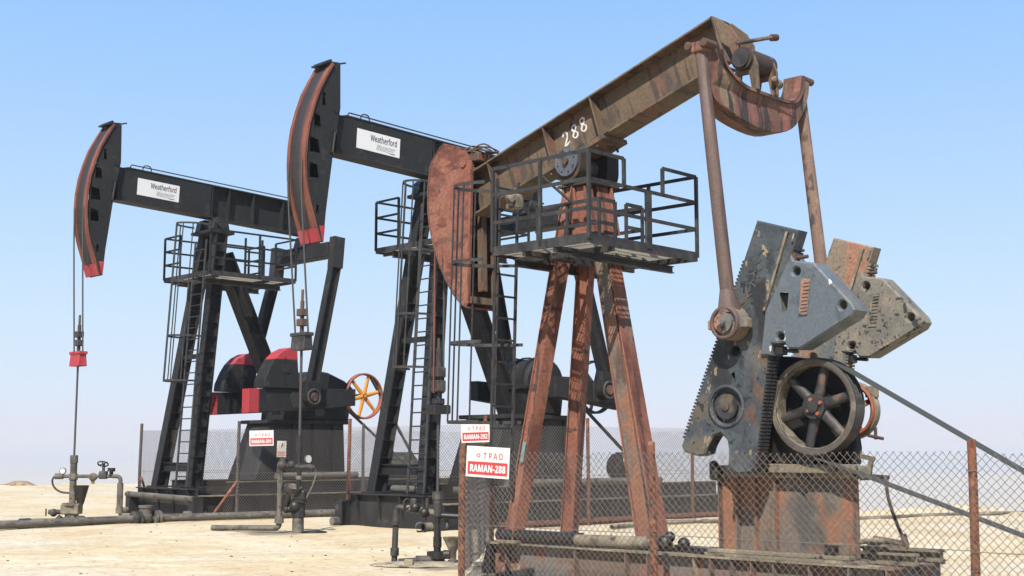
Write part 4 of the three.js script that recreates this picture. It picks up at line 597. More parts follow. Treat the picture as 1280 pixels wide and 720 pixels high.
    const AL = cd < 0 ? 2.6 : 1.75; const cr = sub(J, 'crank'); const z0 = s > 0 ? 1.22 : -1.54, z1 = s > 0 ? 1.54 : -1.22; const far = s < 0 && o.weights ? 0.4 : 0, X = c => sx + far + cd * c;
    const pl = (pts, a, b, bev) => plate(cd > 0 ? pts : pts.slice().reverse(), a, b, [], bev);
    part(cr, 'crank_arm', pl([[X(-0.66), sy - 0.26], [X(0.9), sy - 0.42], [X(AL), sy - 0.52], [X(AL), sy + 0.13], [X(-0.66), sy + 0.22]], z0, z1, 0.015), B);
    part(cr, 'crank_tip', pl([[X(AL + 0.002), sy - 0.52], [X(AL + 0.34), sy - 0.53], [X(AL + 0.34), sy + 0.12], [X(AL + 0.002), sy + 0.13]], z0 - 0.002, z1 + 0.002, 0.01), cd < 0 ? MM.red : B, cd < 0 ? 'red painted tip of the crank' : null);
    part(cr, 'wrist_plate', [pl([[X(0.66), sy - 0.34], [X(1.5), sy - 0.36], [X(1.62), sy - 0.1], [X(1.5), sy + 0.1], [X(0.66), sy + 0.16]], s > 0 ? 1.54 : -1.56, s > 0 ? 1.56 : -1.54, 0.005)], D);
    if (o.weights) {
      const cw = sub(J, 'counterweight'); const a = [[0.04, 3.48], [0.06, 3.66], [0.12, 3.78], [0.22, 4.0], [0.37, 4.23]], b = [[0.58, 4.43], [0.84, 4.56], [1.11, 4.55], [1.13, 4.23]];
      const zw = [s > 0 ? 1.1 : -1.62, s > 0 ? 1.62 : -1.1];
      part(cw, 'weight_casting', plate([[1.2, 3.44], ...[[1.13, 4.23]], ...a.slice().reverse(), [0.04, 3.44]], ...zw, [], 0.015).translate(far, 0, 0), B);
      part(cw, 'painted_crown', plate([[1.13, 4.232], [1.11, 4.55], [0.98, 4.58], [0.84, 4.56], [0.58, 4.43], [0.37, 4.232]], zw[0], zw[1], [], 0.012).translate(far, 0, 0), MM.red, 'red painted crown of the counterweight');
      part(cw, 'casting_rib', [BX(0.7, 0.72, 3.5, 4.3, zw[s > 0 ? 1 : 0] - 0.01, zw[s > 0 ? 1 : 0] + 0.01).translate(far, 0, 0)], B);
      part(cw, 'lift_pocket', RB(0.62 + far, 0.86 + far, 3.86, 4.1, zw[1] - 0.02, zw[1] + 0.02, 0.01), MM.oily);
    }
  }
  // gearbox, pedestal
  const gb = sub(J, 'gearbox'); const gx = o.gearEnd;
  if (o.dome) part(gb, 'gear_case', plate([[1.95, 2.6], [gx - 0.1, 2.6], [gx, 3.24], ...Array.from({ length: 17 }, (_, i) => { const t = i / 16 * Math.PI; return [(gx + 1.8) / 2 + (gx - 1.8) / 2 * Math.cos(t), 3.26 + 0.76 * Math.pow(Math.sin(t), 0.75)]; }), [1.8, 3.24]], -0.6, 0.6, [], 0.06), B);
  else part(gb, 'gear_case', plate([[1.55, 2.6], [gx - 0.1, 2.6], [gx, 3.2], [gx, 3.6], [3.35, 3.76], [2.75, 3.98], [2.4, 4.02], [2.05, 3.94], [1.8, 3.7], [1.7, 3.4], [1.6, 3.1]], -0.85, 0.85, [], 0.05), B);
  part(gb, 'case_flange', RB(o.dome ? 1.74 : 1.6, gx + 0.06, 3.24, 3.34, o.dome ? -0.66 : -0.92, o.dome ? 0.66 : 0.92, 0.01), B);
  if (o.dome) for (const z of [-0.45, 0, 0.45]) part(gb, 'case_rib', (() => { const gs = [], q = i => { const t = i / 12 * Math.PI; return [(gx + 1.8) / 2 + ((gx - 1.8) / 2 + 0.02) * Math.cos(t), 3.27 + 0.78 * Math.pow(Math.sin(t), 0.75), z]; }; for (let i = 0; i < 12; i++) gs.push(bar(q(i), q(i + 1), 0.04, 0.04)); return gs; })(), B);
  part(gb, 'crankshaft', disc(sx, sy, -1.5, 1.5, 0.16, 20), MM.oily);
  part(gb, 'wheel_shaft', disc(4.0, 3.34, -0.3, 0.95, 0.07, 14), MM.oily);
  part(gb, 'shaft_case', RB(gx - 0.2, 3.9, 3.05, 3.6, -0.5, 0.5, 0.04), B);
  const pd = sub(J, 'gearbox_pedestal');
  part(pd, 'pedestal_box', plate([[0.42, 0.93], [3.5, 0.93], [3.42, 2.5], [1.02, 2.5]], -0.7, 0.7, [], 0.01), MM.blackDust);
  part(pd, 'top_sill', RB(0.9, 3.6, 2.5, 2.6, -0.85, 0.85, 0.01), MM.blackDust);
  for (const x of [1.6, 2.3, 3.0]) part(pd, 'pedestal_rib', BX(x - 0.012, x + 0.012, 0.94, 2.49, 0.7, 0.76), B);
  wheel(J, 'flywheel', 4.0, 3.34, 0.82, 0.95, 0.68, 6, 0.06, o.rimMat, o.spokeMat, 0.09, 0.12, 0.25);
  const bl = sub(J, 'drive_belts'); const mx = 5.95, my = 1.3;
  part(bl, 'belt', [bar([4.0 + 0.2, 3.34 + 0.64, 0.88], [mx + 0.06, my + 0.15, 0.88], 0.1, 0.04)], MM.belt); part(bl, 'belt', [bar([4.0 - 0.5, 3.34 - 0.48, 0.88], [mx - 0.1, my - 0.12, 0.88], 0.1, 0.04)], MM.belt);
  const mo = sub(J, 'electric_motor'); const mh = o.motor;
  part(mo, 'motor_body', [disc(mx, my, -0.2, 0.7, 0.34, 24)], MM.motor);
  for (let k = 0; k < 12; k++) { const t = k / 12 * 2 * Math.PI; part(mo, 'cooling_fin', bar([mx + 0.36 * Math.cos(t), my + 0.36 * Math.sin(t), -0.15], [mx + 0.36 * Math.cos(t), my + 0.36 * Math.sin(t), 0.65], 0.02, 0.07, [Math.cos(t), Math.sin(t), 0]), MM.motor); }
  part(mo, 'motor_sheave', disc(mx, my, 0.72, 1.0, 0.15, 20), MM.sheave); part(mo, 'motor_stand', RB(mx - 0.4, mx + 0.4, 0.93, my - 0.3, -0.3, 0.75, 0.02), MM.blackDust);
  // platform
  const pf = sub(J, 'service_platform'); const y0 = 6.47, X0 = -1.55, X1 = 1.2, Z0 = -1.1, Z1 = 1.32;
  { const gs = []; for (const [xa, xb, za, zb] of [[X0, X1, 0.5, Z1], [X0, X1, Z0, -0.5], [X0, -1.15, -0.5, 0.5]]) { for (let x = xa + 0.02; x < xb; x += 0.06) gs.push(BX(x, x + 0.008, y0 - 0.03, y0, za, zb)); for (let z = za + 0.06; z < zb; z += 0.14) gs.push(BX(xa, xb, y0 - 0.012, y0 - 0.004, z, z + 0.01)); } part(pf, 'grating', gs, MM.grate, null, 'stuff'); }
  for (const [a, b] of [[[X0, Z1], [X1, Z1]], [[X1, Z1], [X1, Z0]], [[X1, Z0], [X0, Z0]], [[X0, Z0], [X0, Z1]]]) part(pf, 'edge_angle', bar([a[0], y0 + 0.0, a[1]], [b[0], y0 + 0.0, b[1]], 0.014, 0.13), MM.rail);
  for (const z of [0.55, -0.55]) part(pf, 'support_beam', ibeam([X0 + 0.1, y0 - 0.12, z], [X1, y0 - 0.12, z], 0.16, 0.1), MM.rail);
  for (const x of [-1.3, 0.3, 1.0]) part(pf, 'floor_joist', bar([x, y0 - 0.07, Z0], [x, y0 - 0.07, Z1], 0.05, 0.08), MM.rail);
  const post = (x, z, yb = y0 + 1.18) => part(pf, 'railing_post', BX(x - 0.024, x + 0.024, y0, yb, z - 0.024, z + 0.024), B);
  const rl = (a, b) => part(pf, 'railing', bar(a, b, 0.02, 0.05), B);
  for (const [x, z] of [[X0, Z0], [X0, -0.25], [X1, Z0], [X1, Z1], [X0, Z1], [0, Z1], [0, Z0], [X1, 0.3], [X1, -0.3], [0.55, 0.6], [0.0, 0.6]]) post(x, z);
  for (const h of [0.42, 0.8, 1.18]) { const y = y0 + h; rl([X0, y, Z0], [X0, y, -0.25]); rl([X0, y, Z0], [X1, y, Z0]); rl([X0, y, Z1], [X1, y, Z1]); rl([X1, y, Z1], [X1, y, 0.3]); rl([X1, y, -0.3], [X1, y, Z0]); if (h < 1) rl([0, y, 0.6], [0.55, y, 0.6]); }
  // caged ladder
  const ld = sub(J, 'caged_ladder'); const la = t => [-1.66 - 0.42 * t, 7.35 - 6.55 * t, 1.02 + 0.08 * t];
  for (const q of [-0.28, 0.28]) { const a = la(0), b = la(1); part(ld, 'ladder_rail', bar([a[0], a[1], a[2] + q], [b[0], b[1], b[2] + q], 0.055, 0.03), MM.rail); }
  for (let k = 0; k < 21; k++) { const c = la(0.04 + k * 0.046); part(ld, 'rung', rod([c[0], c[1], c[2] - 0.28], [c[0], c[1], c[2] + 0.28], 0.016, 0.016, 6), MM.rail); }
  const hoop = (t, k = 1) => { const c = la(t); return Array.from({ length: 15 }, (_, i) => { const q = Math.PI * i / 14; return [c[0] - 0.75 * k * Math.sin(q), c[1], c[2] + 0.42 * Math.cos(q)]; }); };
  for (const t of [-0.06, 0.18, 0.4, 0.58]) part(ld, 'cage_hoop', (() => { const h = hoop(t), gs = []; for (let i = 0; i < 14; i++) gs.push(bar(h[i], h[i + 1], 0.014, 0.05)); return gs; })(), MM.rail);
  for (const i of [3, 5, 7, 9, 11]) part(ld, 'cage_strap', bar(hoop(-0.06)[i], hoop(0.58)[i], 0.035, 0.012), MM.rail);
  return J;
}
const J1 = bigPump('black pumpjack at the far left with a yellow spoked flywheel and red-topped counterweights', [-7.88, 0, -36.77], { frontPipe: true, topPipes: [[0.6, 1.05, 1.45, 3.4, 1.05, 1.4]], ladderLeg: true, carrierY: 4.2, wellX: -4.52, carrierMat: MM.red, carrierLabel: 'red painted carrier bar', clampMat: MM.pipeDark, rodR: 0.026, crankDir: -1, weights: true, gearEnd: 3.6, dome: false, rimMat: MM.orange, spokeMat: MM.yellow, wristMat: MM.railRust });
const J2 = bigPump('black pumpjack in the middle, its beam running behind the rusty horsehead', [-1.38, 0, -31.33], { frontPipe: false, topPipes: [[-1.5, 0.86, -0.4, -1.6, 0.86, 0.9], [0.3, 0.98, 1.5, 5.8, 0.98, 1.5], [-0.3, 0.86, 1.5, -0.9, 0.84, 1.0]], ladderLeg: true, carrierY: 4.2, wellX: -4.4, carrierMat: MM.pipeDark, carrierLabel: 'grey carrier bar', clampMat: MM.railRust, rodR: 0.03, crankDir: 1, weights: false, gearEnd: 3.2, dome: true, rimMat: MM.motor, spokeMat: MM.motor, wristMat: MM.railRust });

// ---------------------------------------------------------------- fences
function fence(label, pm, runs, h, topY, cell, r, jit, sag, braces = []) { // runs of local posts [x, z, material, height]
  const F = thing('chain_link_fence', label, 'fence', [0, 0, 0]); F.position.copy(pm.position); F.rotation.y = pm.rotation.y;
  for (const run of runs) {
    run.forEach((p, i) => {
      if (!p[4]) part(F, 'post', (() => { const H = p[3] || h; const g = new THREE.CylinderGeometry(0.042, 0.045, H + 0.05, 14, 6); const q = g.attributes.position; for (let k = 0; k < q.count; k++) { const y = q.getY(k); q.setX(k, q.getX(k) + 0.008 * Math.sin(y * 2.3 + p[0])); } return g.translate(p[0], H / 2 - 0.025, p[1]); })(), p[2] || MM.post);
      if (i) { const a = run[i - 1]; part(F, 'wire_mesh', linkMesh([a[0], a[1] + 0.05], [p[0], p[1] + 0.05], 0.06, topY, cell, r, jit, sag), MM.wire, null, 'stuff');
        for (const y of jit ? [topY * 0.45] : [topY * 0.5]) part(F, 'tension_wire', rod([a[0], y, a[1] + 0.055], [p[0], y + 0.01, p[1] + 0.055], r * 1.2, r * 1.2, 5), MM.wire);
        for (const y of [topY * 0.35, topY * 0.9]) part(F, 'tie_wire', new THREE.TorusGeometry(0.05, 0.004, 5, 14).rotateX(Math.PI / 2 + 0.2).translate(p[0], y, p[1] + 0.006), MM.wire); }
    });
  }
  for (const [a, b] of braces) part(F, 'brace', rod(a, b, 0.035, 0.035, 10), MM.post);
  return F;
}
fence('low chain-link fence with rusty posts in front of the rusty pumpjack', J3, [[[-0.68, 1.75], [2.45, 1.75], [6.27, 1.75], [9.4, 1.75]], [[-0.68, 1.75, null, null, true], [-4.9, -3.1, MM.post, 1.8]]], 1.82, 1.7, 0.085, 0.0034, 0.006, 0.02);
fence('tall chain-link fence round the crank of the middle pumpjack', J2, [[[-1.42, -2.2, MM.post, 2.5], [-1.03, 2.2, MM.post, 2.5], [2.3, 2.2, MM.post, 2.5], [6.25, 2.2, MM.post, 2.5], [9.6, 2.2, MM.post, 2.5], [9.6, -2.2, MM.postGrey, 2.5]]], 2.5, 2.3, 0.085, 0.0036, 0, 0);
fence('tall chain-link fence round the crank of the far left pumpjack', J1, [[[2.03, -2.2, MM.pipeDark, 2.5], [-1.49, -2.2, MM.postGrey, 2.5], [-1.08, 2.2, MM.postGrey, 2.5], [3.0, 2.2, MM.postGrey, 2.5], [7.0, 2.2, MM.postGrey, 2.5]], [[2.03, -2.2, null, null, true], [7.0, -2.2, MM.postGrey, 2.5]]], 2.5, 2.3, 0.085, 0.0036, 0, 0, [[[-1.05, 1.0, 2.2], [-1.9, 0.05, 2.3]], [[-1.48, 1.0, -2.15], [-1.5, 0.05, -1.4]]]);

// ---------------------------------------------------------------- signs
const wellSign = (no) => canvasTex(1280, 864, (c, w, h) => { c.scale(2, 2); w = 640; h = 432;
  c.fillStyle = '#f3efe9'; c.fillRect(0, 0, w, h); c.strokeStyle = '#e2a6a2'; c.lineWidth = 4; c.strokeRect(22, 22, w - 44, h - 44);
  c.fillStyle = '#d2403f'; c.fillRect(26, 214, w - 52, 184); grime(c, w, h, 220, 'rgba(120,96,70,');
  c.strokeStyle = '#cf4a48'; c.lineWidth = 13; c.beginPath(); c.arc(178, 128, 22, 0, 7); c.stroke(); c.lineWidth = 9; for (let k = 0; k < 6; k++) { const a = k / 6 * 6.283; c.beginPath(); c.moveTo(178 + 24 * Math.cos(a), 128 + 24 * Math.sin(a)); c.lineTo(178 + 33 * Math.cos(a), 128 + 33 * Math.sin(a)); c.stroke(); }
  c.fillStyle = '#cf4a48'; c.font = 'bold 128px sans-serif'; c.save(); c.translate(252, 176); c.scale(0.72, 1); 'TPAO'.split('').forEach((l, i) => c.fillText(l, i * 104, 0)); c.restore();
  c.fillStyle = '#fbf7f3'; c.strokeStyle = '#fbf7f3'; c.lineWidth = 2; c.font = 'bold 132px sans-serif'; c.save(); c.translate(52, 356); c.scale(0.78, 1.05); const t = 'RAMAN-' + no; c.fillText(t, 0, 0, 690); c.strokeText(t, 0, 0, 690); c.restore(); c.fillStyle = '#8d8478'; for (const [x, y] of [[w / 2, 34], [w / 2, h - 22]]) { c.beginPath(); c.arc(x, y, 8, 0, 7); c.fill(); }
});
function sign(name, pos, w, h, yaw, roll, tex, label, back = MM.white) { const m = board(scene, name, w, h, 0.008, tex, back); m.position.set(...pos); m.rotation.set(0, yaw, roll, 'YXZ'); tag(m, label, 'sign'); return m; }
{
  const a = toWorld(J3, -0.06, 1.57, 1.9); sign('well_sign', a, 0.66, 0.39, rad(-33), rad(-3), wellSign('288'), 'red and white sign reading RAMAN-288, nearest the camera, on a rusty post');
  const b = toWorld(J2, -1.5, 2.12, 2.4); sign('well_sign', b, 0.62, 0.43, rad(10), rad(2), wellSign('292'), 'red and white sign reading RAMAN-292, partly above the nearer sign');
  const c = toWorld(J1, -0.8, 2.06, 2.34); sign('well_sign', [c[0] + 0.28, c[1], c[2]], 0.62, 0.4, rad(8), rad(1.5), wellSign('291'), 'red and white sign reading RAMAN-291, the farthest, on the left fence');
  const warn = canvasTex(256, 448, (x, w, h) => { x.fillStyle = '#efe9df'; x.fillRect(0, 0, w, h); x.fillStyle = '#e8c9a8'; x.fillRect(14, 280, w - 28, 150); x.strokeStyle = '#d9a59a'; x.lineWidth = 10; x.beginPath(); x.arc(128, 120, 70, 0, 7); x.stroke(); x.fillStyle = '#55525a'; x.beginPath(); x.ellipse(140, 124, 22, 44, 0.3, 0, 7); x.fill(); x.beginPath(); x.arc(150, 72, 16, 0, 7); x.fill(); x.fillStyle = '#d98a86'; for (const y of [306, 346, 386]) x.fillRect(40, y, w - 80, 20); });
  const d = toWorld(J1, 0.62, 1.78, 2.3); sign('warning_sign', [d[0] - 0.36, d[1], d[2]], 0.25, 0.43, rad(20), rad(-1), warn, 'small upright warning notice on the left fence below RAMAN-291');
  const e = toWorld(J2, 3.6, 1.68, 2.3); sign('warning_sign', [e[0], e[1], e[2]], 0.21, 0.43, rad(20), 0, warn, 'small upright warning notice above the motor behind the rusty legs');
}

// ---------------------------------------------------------------- wellheads
function flangeStack(parent, x, z, y0, y1, r, m) { part(parent, 'casing', rod([x, y0, z], [x, y1, z], r, r, 18), m); for (const y of [y0 + 0.03, y1 - 0.03]) part(parent, 'flange', rod([x, y - 0.03, z], [x, y + 0.03, z], r * 1.5, r * 1.5, 18), m); }
{ // far left well
  const w = toWorld(J1, -4.52, 0, 0); const W = thing('wellhead', 'grey wellhead with white pressure gauge and funnel under the far left pumpjack', 'wellhead', [w[0], 0, w[2]]); const m = MM.pipe;
  flangeStack(W, 0, 0, 0.0, 0.42, 0.17, MM.dusty); part(W, 'head_block', RB(-0.24, 0.22, 0.14, 0.4, -0.2, 0.2, 0.04), MM.dusty);
  part(W, 'valve', [rod([-0.2, 0.2, 0.1], [-0.55, 0.2, 0.1], 0.06), new THREE.DodecahedronGeometry(0.1, 1).translate(-0.42, 0.18, 0.12), rod([-0.62, 0.1, 0.1], [-0.62, 0.28, 0.1], 0.02), rod([-0.2, 0.1, 0.2], [-0.3, -0.02, 0.22], 0.07)], MM.pipeDark);
  part(W, 'stem_pipe', rod([0, 0.4, 0], [0, 1.5, 0], 0.085, 0.085, 14), m); part(W, 'stuffing_box', rod([0, 1.42, 0], [0, 1.62, 0], 0.1), m); part(W, 'pumping_tee', rod([0, 1.0, 0], [0, 1.16, 0], 0.11), m);
  part(W, 'drip_funnel', lathe([[0.06, 0.36], [0.09, 0.42], [0.2, 0.86], [0.185, 0.86], [0.07, 0.43], [0.06, 0.36]], 18).translate(0.2, 0, -0.02), MM.oily);
  part(W, 'manifold_pipe', rod([-0.42, 1.09, 0], [1.1, 1.09, 0], 0.045, 0.045, 12), m); part(W, 'manifold_nut', [rod([-0.46, 1.09, 0], [-0.26, 1.09, 0], 0.075)], m);
  part(W, 'check_valve', [new THREE.SphereGeometry(0.11, 12, 8).translate(0.5, 1.07, 0), rod([0.5, 1.07, 0], [0.5, 0.9, 0], 0.045)], MM.dusty);
  part(W, 'gate_valve', [RB(0.66, 0.86, 1.02, 1.22, -0.09, 0.09, 0.03), rod([0.76, 1.2, 0], [0.76, 1.42, 0], 0.035)], MM.pipeDark);
  part(W, 'hand_wheel', [new THREE.TorusGeometry(0.13, 0.018, 6, 18).rotateX(Math.PI / 2 - 0.5).translate(0.74, 1.4, 0), rod([0.62, 1.36, 0], [0.86, 1.44, 0], 0.014), rod([0.74, 1.34, -0.1], [0.74, 1.46, 0.1], 0.014)], MM.pipeDark);
  part(W, 'choke', [rod([0.96, 1.09, 0], [0.96, 1.22, 0], 0.05), rod([0.96, 1.21, 0], [0.96, 1.3, 0], 0.1, 0.1, 8)], MM.oily);
  part(W, 'riser_pipe', bent([[1.0, 1.09, 0], [1.2, 1.09, 0], [1.2, 0.12, 0], [2.3, 0.1, 0.1]], 0.052, 0.12), m); part(W, 'riser_sleeve', [rod([1.2, 0.3, 0], [1.2, 0.92, 0], 0.08), rod([1.2, 0.16, 0], [1.2, 0.3, 0], 0.095)], m);
  part(W, 'pressure_gauge', [rod([-0.26, 1.12, 0.04], [-0.26, 1.16, 0.04], 0.02), disc(-0.26, 1.22, 0.02, 0.06, 0.085, 20)], m); part(W, 'gauge_dial', disc(-0.26, 1.22, 0.062, 0.068, 0.066, 20), MM.white, 'white gauge dial');
  part(W, 'hose', tubeP([[-0.48, 1.09, 0], [-0.53, 0.98, 0], [-0.47, 0.82, 0.02], [-0.3, 0.7, 0.03], [-0.05, 0.67, 0.02]], 0.025, 30, 8), MM.pipeDark);
  part(W, 'spill_lumps', [new THREE.DodecahedronGeometry(0.1, 1).scale(1.3, 0.7, 1).translate(0.4, 0.06, 0.5), new THREE.DodecahedronGeometry(0.08, 1).translate(0.32, 0.05, 0.42)], MM.pipeDark);
  part(W, 'valve_cap', new THREE.DodecahedronGeometry(0.08, 1).scale(1.3, 0.7, 1).translate(0.86, 0.05, 0.6), MM.pipeDark);
}
{ // middle well
  const w = toWorld(J2, -4.4, 0, 0); const W = thing('wellhead', 'black oily wellhead with tilted drip bowl under the middle pumpjack', 'wellhead', [w[0], 0, w[2]]);
  part(W, 'casing', rod([0, 0, 0], [0, 0.36, 0], 0.125, 0.12, 18), MM.pipe, 'pale dusty casing stub'); part(W, 'casing_head', [rod([0, 0.34, 0], [0, 0.62, 0], 0.15, 0.13, 18), new THREE.DodecahedronGeometry(0.13, 1).translate(-0.06, 0.56, 0.1)], MM.oily);
  part(W, 'side_outlet', [rod([-0.1, 0.5, 0.04], [-0.24, 0.5, 0.04], 0.08), new THREE.DodecahedronGeometry(0.09, 1).translate(-0.24, 0.5, 0.04)], MM.oily); part(W, 'head_flange', [rod([0, 0.64, 0], [0, 0.7, 0], 0.18), bar([0.1, 0.71, 0.1], [0.26, 0.71, 0.1], 0.02, 0.02)], MM.oily);
  part(W, 'head_body', RB(-0.13, 0.16, 0.68, 0.9, -0.14, 0.14, 0.04), MM.oily);
  part(W, 'drip_bowl', lathe([[0.05, -0.42], [0.07, -0.3], [0.1, -0.12], [0.19, 0.02], [0.175, 0.02], [0.08, -0.12], [0.03, -0.2]], 20).rotateZ(-0.16).rotateX(0.28).translate(-0.1, 0.96, 0.12), MM.pipe);
  part(W, 'bowl_neck', tubeP([[-0.18, 0.82, 0.14], [-0.22, 0.66, 0.12], [-0.24, 0.54, 0.06]], 0.06, 12, 10), MM.oily);
  part(W, 'stem_pipe', [rod([0, 0.86, 0], [0, 1.7, 0], 0.05), rod([0, 1.7, 0], [0, 2.05, 0], 0.065)], MM.oily); part(W, 'stem_coupling', [rod([0, 1.12, 0], [0, 1.2, 0], 0.068)], MM.dusty);
  part(W, 'manifold_pipe', rod([-0.4, 1.42, 0], [0.34, 1.36, 0], 0.05), MM.pipeDark); part(W, 'elbow_valve', [new THREE.DodecahedronGeometry(0.12, 1).translate(-0.36, 1.42, 0), rod([-0.36, 1.44, 0], [-0.32, 1.58, 0], 0.08), rod([-0.42, 1.25, 0], [-0.4, 1.42, 0], 0.07)], MM.pipeDark); part(W, 'tee_valve', new THREE.SphereGeometry(0.09, 12, 8).translate(-0.16, 1.43, 0), MM.pipeDark); part(W, 'union', rod([0.14, 1.4, 0], [0.28, 1.37, 0], 0.07), MM.pipeDark);
  part(W, 'riser_pipe', bent([[-0.4, 1.4, 0], [-0.4, 0.1, 0.02], [-2.0, 0.06, -0.8]], 0.06, 0.1), MM.pipe); part(W, 'riser_joint', [rod([-0.4, 0.2, 0.02], [-0.4, 0.34, 0.02], 0.1)], MM.pipe);
  part(W, 'pressure_gauge', [rod([0.17, 1.38, 0.02], [0.18, 1.46, 0.02], 0.02), disc(0, 0, -0.02, 0.02, 0.09, 18).rotateY(0.9).translate(0.19, 1.55, 0.03)], MM.pipe); part(W, 'gauge_dial', disc(0, 0, 0.022, 0.027, 0.08, 18).rotateY(0.9).translate(0.19, 1.55, 0.03), MM.white, 'white gauge dial');
  part(W, 'hose', tubeP([[0.36, 1.34, 0], [0.36, 1.2, 0], [0.28, 0.95, 0.02], [0.18, 0.74, 0.05]], 0.016, 20, 6), MM.pipe);
  part(W, 'concrete_lump', new THREE.DodecahedronGeometry(0.2, 1).scale(1.4, 0.2, 0.8).translate(0.36, 0.02, 0.1), MM.oily);
}
{ // foreground well
  const w = toWorld(J3, -3.01, 0, 0); const W = thing('wellhead', 'dark wellhead stem with pale drip funnel beside the RAMAN-288 post', 'wellhead', [w[0], 0, w[2]]);
  part(W, 'casing', [rod([0, 0, 0], [0, 0.14, 0], 0.12, 0.11, 16)], MM.railRust); part(W, 'casing_head', [rod([0, 0.1, 0], [0, 0.2, 0], 0.16), rod([0.1, 0.16, 0.06], [0.2, 0.16, 0.08], 0.07)], MM.oily, 'oily dark red casing head');
  part(W, 'stem_pipe', [rod([0, 0.2, 0], [0, 0.5, 0], 0.055), rod([0, 0.48, 0], [0, 0.78, 0], 0.05), rod([0, 0.26, 0], [0, 0.42, 0], 0.065)], MM.oily); part(W, 'stem_sleeve', [rod([0, 0.72, 0], [0, 1.06, 0], 0.072), rod([0, 0.98, 0], [0, 1.1, 0], 0.085)], MM.pipeDark);
  part(W, 'manifold_pipe', rod([-0.48, 0.85, 0], [-0.05, 0.78, 0], 0.052), MM.dusty); for (const [x, y] of [[-0.34, 0.86], [-0.2, 0.78]]) part(W, 'union', [new THREE.DodecahedronGeometry(0.085, 1).translate(x, y, 0.02)], MM.oily); part(W, 'gate_valve', [RB(-0.42, -0.32, 0.82, 1.0, -0.06, 0.06, 0.03), new THREE.TorusGeometry(0.07, 0.014, 6, 14).rotateY(0.7).translate(-0.46, 0.92, 0.06)], MM.pipeDark); part(W, 'bleed_valve', [rod([-0.16, 0.82, 0], [-0.16, 1.0, 0], 0.03)], MM.pipeDark);
  part(W, 'cross_pipe', rod([0.05, 0.74, 0], [0.42, 0.72, 0.02], 0.045), MM.oily);
  part(W, 'riser_pipe', bent([[-0.44, 0.85, 0], [-0.63, 0.87, 0], [-0.65, 0.02, 0.04]], 0.046, 0.08), MM.pipeDark); part(W, 'riser_joint', rod([-0.645, 0.14, 0.04], [-0.645, 0.26, 0.04], 0.065), MM.pipeDark); part(W, 'riser_joint', rod([-0.64, 0.6, 0.03], [-0.64, 0.66, 0.03], 0.06), MM.pipeDark);
  part(W, 'drip_funnel', lathe([[0.05, 0], [0.055, 0.18], [0.16, 0.4], [0.145, 0.4], [0.04, 0.19], [0.04, 0]], 22).translate(0.24, 0.02, 0.06), MM.dusty, 'pale ribbed drip funnel'); part(W, 'funnel_foot', rod([0.24, 0, 0.06], [0.24, 0.08, 0.06], 0.075), MM.pipe);
  part(W, 'flow_elbow', [rod([-0.58, 0.05, 0.06], [-0.3, 0.07, 0.1], 0.05), rod([-0.32, 0.08, 0.1], [-0.05, 0.08, 0.06], 0.065)], MM.pipeDark);
  const rough = (r, sx, sy, sz) => { const g = new THREE.IcosahedronGeometry(r, 3), q = g.attributes.position; for (let k = 0; k < q.count; k++) { const x = q.getX(k), y = q.getY(k), z = q.getZ(k); const f = 1 + 0.35 * (vn((x + 2) / 4, (z + y + 2) / 4, 24, 24, 7) - 0.5); q.setXYZ(k, x * f * sx, y * f * sy, z * f * sz); } g.computeVertexNormals(); return g; };
  part(W, 'cement_spill', rough(0.32, 2.4, 0.2, 1.2).translate(-0.3, 0.0, 0.06), MM.concrete); part(W, 'cement_block', RB(-0.47, -0.34, 0.0, 0.11, 0.3, 0.42, 0.01), MM.concrete); part(W, 'cement_spill', rough(0.2, 2.2, 0.28, 1).translate(0.5, 0.0, 0.1), MM.concrete);
}

// ---------------------------------------------------------------- pipelines lying on the sand
function pipeline(label, pts, r, m, extra) { const T = thing('pipeline', label, 'pipe'); part(T, 'pipe_run', tubeP(pts, r, pts.length * 10, 12), m); if (extra) extra(T); return T; }
pipeline('long grey flow line on the sand with a flanged valve, lower left', [[-15, 0.1, -26.6], [-11.3, 0.1, -29.4], [-9.9, 0.1, -31.0], [-8.7, 0.1, -32.3], [-6.6, 0.1, -33.9], [-4.6, 0.1, -35.4], [-2.2, 0.1, -36.6]], 0.095, MM.pipe, T => {
  const d = v3(-8.7 + 9.9, 0, -32.3 + 31).normalize(), at = (p, k, y = 0.1) => [p[0] + d.x * k, y, p[1] + d.z * k]; const p = [-8.86, -32.14];
  for (const k of [-0.34, -0.22, 0.2, 0.32]) part(T, 'flange', rod(at(p, k), at(p, k + 0.07), 0.19, 0.19, 18), k < 0 ? MM.pipeDark : MM.pipe); part(T, 'valve_body', [new THREE.SphereGeometry(0.17, 16, 10).translate(p[0], 0.14, p[1]), rod([p[0], 0.15, p[1]], [p[0], 0.38, p[1]], 0.15), rod([p[0], 0.36, p[1]], [p[0], 0.42, p[1]], 0.18, 0.18, 8)], MM.pipe);
  part(T, 'clamp', [rod([-11.0, 0.1, -29.75], [-10.85, 0.1, -29.92], 0.13)], MM.pipeDark); part(T, 'pipe_collar', rod([-11.75, 0.1, -29.05], [-11.66, 0.1, -29.13], 0.115), MM.dusty); });
pipeline('rusty pipe lying along the base of the middle pumpjack', [toWorld(J2, -0.5, 0.07, 2.05), toWorld(J2, 3, 0.07, 2.0), toWorld(J2, 7, 0.07, 1.98), toWorld(J2, 11, 0.07, 2.0)], 0.075, MM.post);
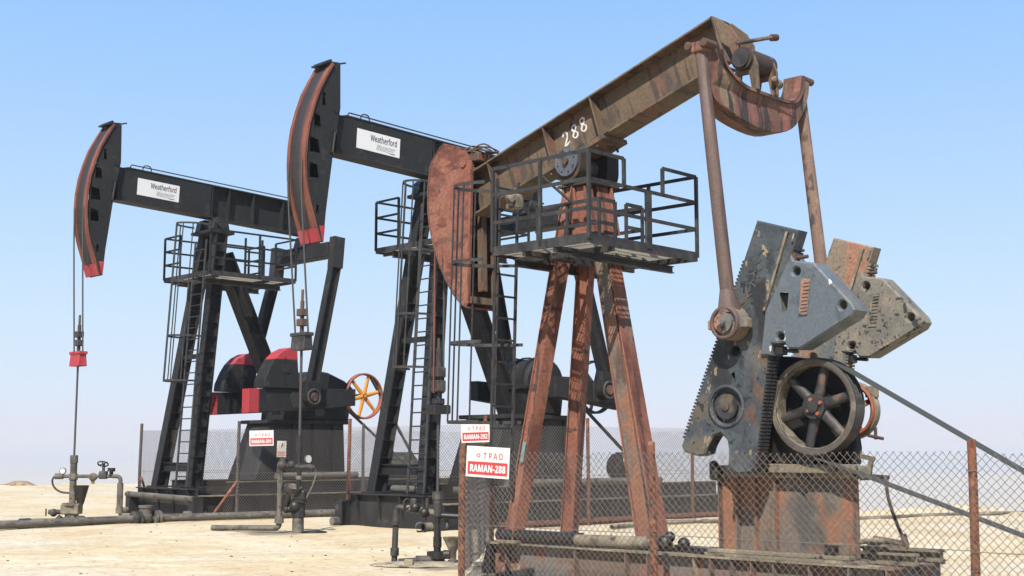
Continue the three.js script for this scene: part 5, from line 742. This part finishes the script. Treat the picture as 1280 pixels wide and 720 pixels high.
pipeline('thin grey pipe crossing the sand behind the rusty pumpjack', [[2.2, 0.05, -29.5], [3.81, 0.05, -31.67], [6, 0.05, -32.3], [8.5, 0.05, -33.2], [12, 0.05, -35.6], [18, 0.05, -38]], 0.05, MM.dusty);
pipeline('short grey pipe on the sand in front of the middle skid', [toWorld(J2, -2.25, 0.1, 1.45), toWorld(J2, -2.6, 0.1, 1.9)].map(q => [q[0], 0.11, q[2]]), 0.1, MM.pipe);

// ---------------------------------------------------------------- stones
{
  const g = uvBox(new THREE.DodecahedronGeometry(1, 0)), n = 1500, im = new THREE.InstancedMesh(g, MM.concrete, n), q = new THREE.Object3D(), c = new THREE.Color();
  for (let i = 0; i < n; i++) { const a = rr(-0.42, 0.42), r = 15 + 46 * Math.pow(rnd(), 1.3), x = Math.sin(a) * r, z = -Math.cos(a) * r, s = 0.007 + 0.018 * Math.pow(rnd(), 4); q.position.set(x, ground(x, z) + s * 0.15, z); q.scale.set(s * rr(0.8, 1.6), s * rr(0.4, 0.8), s * rr(0.8, 1.4)); q.rotation.set(rr(-0.3, 0.3), rr(0, 6), 0); q.updateMatrix(); im.setMatrixAt(i, q.matrix); const k = rr(0.55, 1); im.setColorAt(i, c.setRGB(k, k * 0.97, k * 0.92)); }
  im.name = 'gravel'; im.userData = { kind: 'stuff', label: 'scattered small stones on the sand', category: 'gravel' }; im.castShadow = im.receiveShadow = true; scene.add(im);
}
{ // spoil heap at the plateau edge, far left
  const g = new THREE.PlaneGeometry(3.2, 3, 40, 16).rotateX(-Math.PI / 2), p = g.attributes.position; for (let i = 0; i < p.count; i++) { const x = p.getX(i), z = p.getZ(i), e = Math.max(0, 1 - Math.hypot(x / 1.55, z / 1.4)); p.setY(i, -0.1 + 0.26 * sst(0, 0.9, e) * (0.7 + 0.8 * vn((x + 3) / 8, (z + 3) / 8, 16, 16, 3))); } g.computeVertexNormals();
  const m = part(scene, 'sand_heap', g.translate(-25.6, 0, -68.5), mat({ map: MM.concrete.map, color: new THREE.Color(0.72, 0.58, 0.46), roughness: 0.95 })); tag(m, 'low tan heap of sand on the far left skyline', 'heap');
}
renderer.render(scene, camera);
